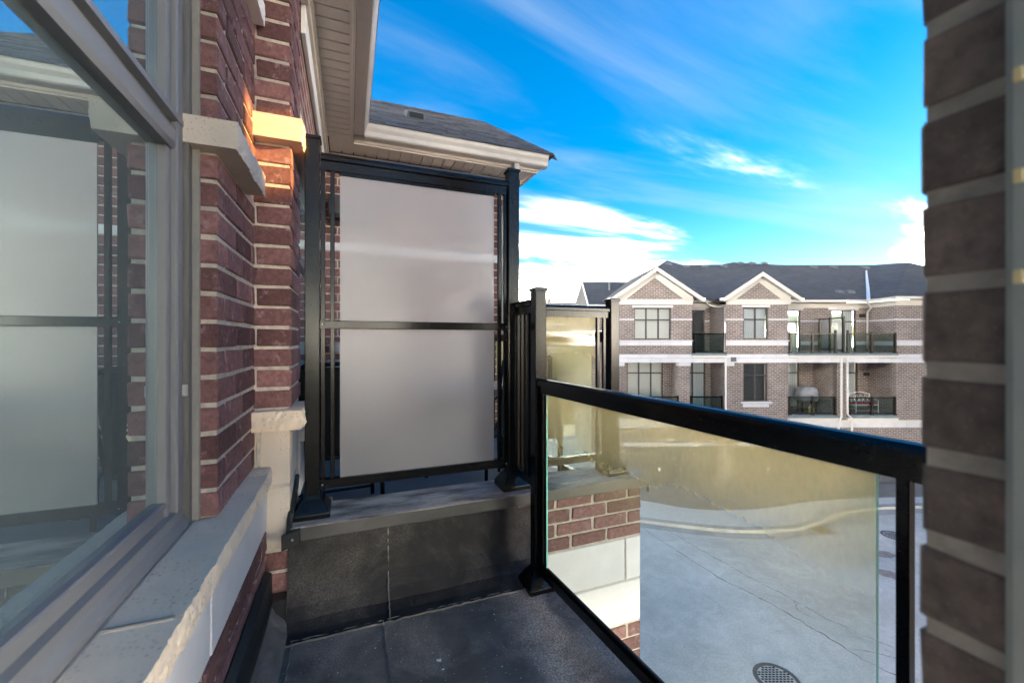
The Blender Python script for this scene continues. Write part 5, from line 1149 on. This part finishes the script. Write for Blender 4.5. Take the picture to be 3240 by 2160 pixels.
# lamps and number plate by the left garage
gl_ = single(MB().box(6.55, 6.75, 0, .14, -4.50, -4.30).build('temp', 'iron_dark'), 'x', 'x'); bpy.data.objects.remove(gl_)
glm = thing('wall_lantern', 'small dark box lantern over the leftmost garage door', 'lantern', (6.6, F0-.08, -4.4), far=True)
MB().box(6.52, 6.70, F0-.16, F0-.02, -4.50, -4.34).build('lantern_body', 'iron_dark', glm, .01); MB().box(6.55, 6.67, F0-.03, F0-.005, -4.54, -4.30).build('back_plate', 'iron_dark', glm)
npl = thing('house_plate', 'small white plate above the leftmost garage door', 'plate', (7.62, F0-.05, -4.83), far=True)
MB().box(7.52, 7.76, F0-.06, F0-.032, -4.88, -4.76).build('plate', 'white_paint', npl, .004)
# houses farther off
h4 = thing('townhouse', 'dark roofed house with white barge boards behind the left end of the row', 'house', (7.0, 23.5, GZ), 'houses farther off', far=True)
MB().box(4.5, 12, 23.5, 30, GZ, 1.95).build('wall', 'far_brick', h4)
m = MB(); m.poly([(4.25,23.0,1.92),(12,23.0,1.92),(12,26.2,3.66),(4.45,26.2,3.66)]); m.poly([(4.25,23.0,1.92),(4.45,26.2,3.66),(4.25,29.5,1.92)]); m.poly([(4.45,26.2,3.66),(12,26.2,3.66),(12,29.5,1.92),(4.25,29.5,1.92)]); r4_ = m.build('roof', 'far_shingle', h4)
m = MB(); m.slab([(4.22,22.97,1.80),(4.22,22.97,1.98),(4.42,26.2,3.72),(4.42,26.2,3.56)], (.05,0,0)); m.build('barge_board', 'far_trim', h4)
box('gutter', 'far_trim', h4, 4.2, 12, 22.88, 23.0, 1.84, 1.96)
MB().tube([(5.9,25.0,2.9),(5.9,25.0,3.45)], .07, 8).build('vent_pipe', 'iron', r4_)
h5 = thing('townhouse', 'distant brown house with a low roof seen above the golden glass', 'house', (6.0, 46, GZ), 'houses farther off', far=True)
MB().box(1, 13, 46, 54, GZ, 3.5).build('wall', 'far_brick', h5)
m = MB(); m.poly([(.6,45.6,3.5),(13.4,45.6,3.5),(11,50,4.5),(4.6,50,4.5)]); m.poly([(.6,45.6,3.5),(4.6,50,4.5),(.6,54.4,3.5)]); m.poly([(4.6,50,4.5),(11,50,4.5),(13.4,54.4,3.5),(.6,54.4,3.5)]); r5_ = m.build('roof', 'far_shingle', h5)
MB().box(4.1, 4.5, 47.5, 47.9, 3.6, 4.75).build('chimney', 'far_brick', r5_)
for z in (-1.0, 1.6): strip(h5, 46, 1, 13, z, z+.2, .05, 'far_stone')
for x in (2.4, 5.0, 7.6, 10.2):
    for z in (-.2, -4.0): window(h5, x, x+1.2, z, z+1.5, 45.9, 2, None, 'room')
# two unseen blocks added on the right to hold the low sun off the lane
sun_blocker = thing('townhouse', 'added unseen brick block off to the right with a slot shaping the sun patch', 'house', (15, 0, GZ), 'added unseen sun blockers', far=True)
oa, ob_, oz0, oz1 = 2.08, 2.42, 3.46, 3.86  # slot shaped to cut the sun patch on the second pier
MB().box(12, 18, -4, 1.7, GZ, 6.3).build('wall', 'far_brick', sun_blocker); MB().box(12, 18, 2.9, 11.4, GZ, 6.3).build('wall', 'far_brick', sun_blocker)
MB().box(12, 12.25, 1.7, oa, GZ, 6.3).build('wall', 'far_brick', sun_blocker); MB().box(12, 12.25, ob_, 2.9, GZ, 6.3).build('wall', 'far_brick', sun_blocker)
MB().box(12, 12.25, oa, ob_, GZ, oz0).build('wall', 'far_brick', sun_blocker); MB().box(12, 12.25, oa, ob_, oz1, 6.3).build('wall', 'far_brick', sun_blocker)
lane_blocker = thing('townhouse', 'added unseen tall brick block that shades the lane from the right', 'house', (38, 21, GZ), 'added unseen sun blockers', far=True)
MB().box(32, 46, 8, 31, GZ, 11).build('wall', 'far_brick', lane_blocker)
for h_, x_ in ((sun_blocker, 11.95), (lane_blocker, 31.95)):
    
    if h_ is sun_blocker: MB().box(x_, 18.05, -4.1, 1.75, 6.3, 6.5).build('roof', 'far_shingle', h_); MB().box(x_, 18.05, 2.85, 11.5, 6.3, 6.5).build('roof', 'far_shingle', h_)
    else: MB().box(x_, 46.05, 7.9, 31.1, 11, 11.2).build('roof', 'far_shingle', h_)
MB().box(-4.6, -.60, 2.32, 2.36, GZ, 2.0).build('party_wall', 'red_wall', nh)
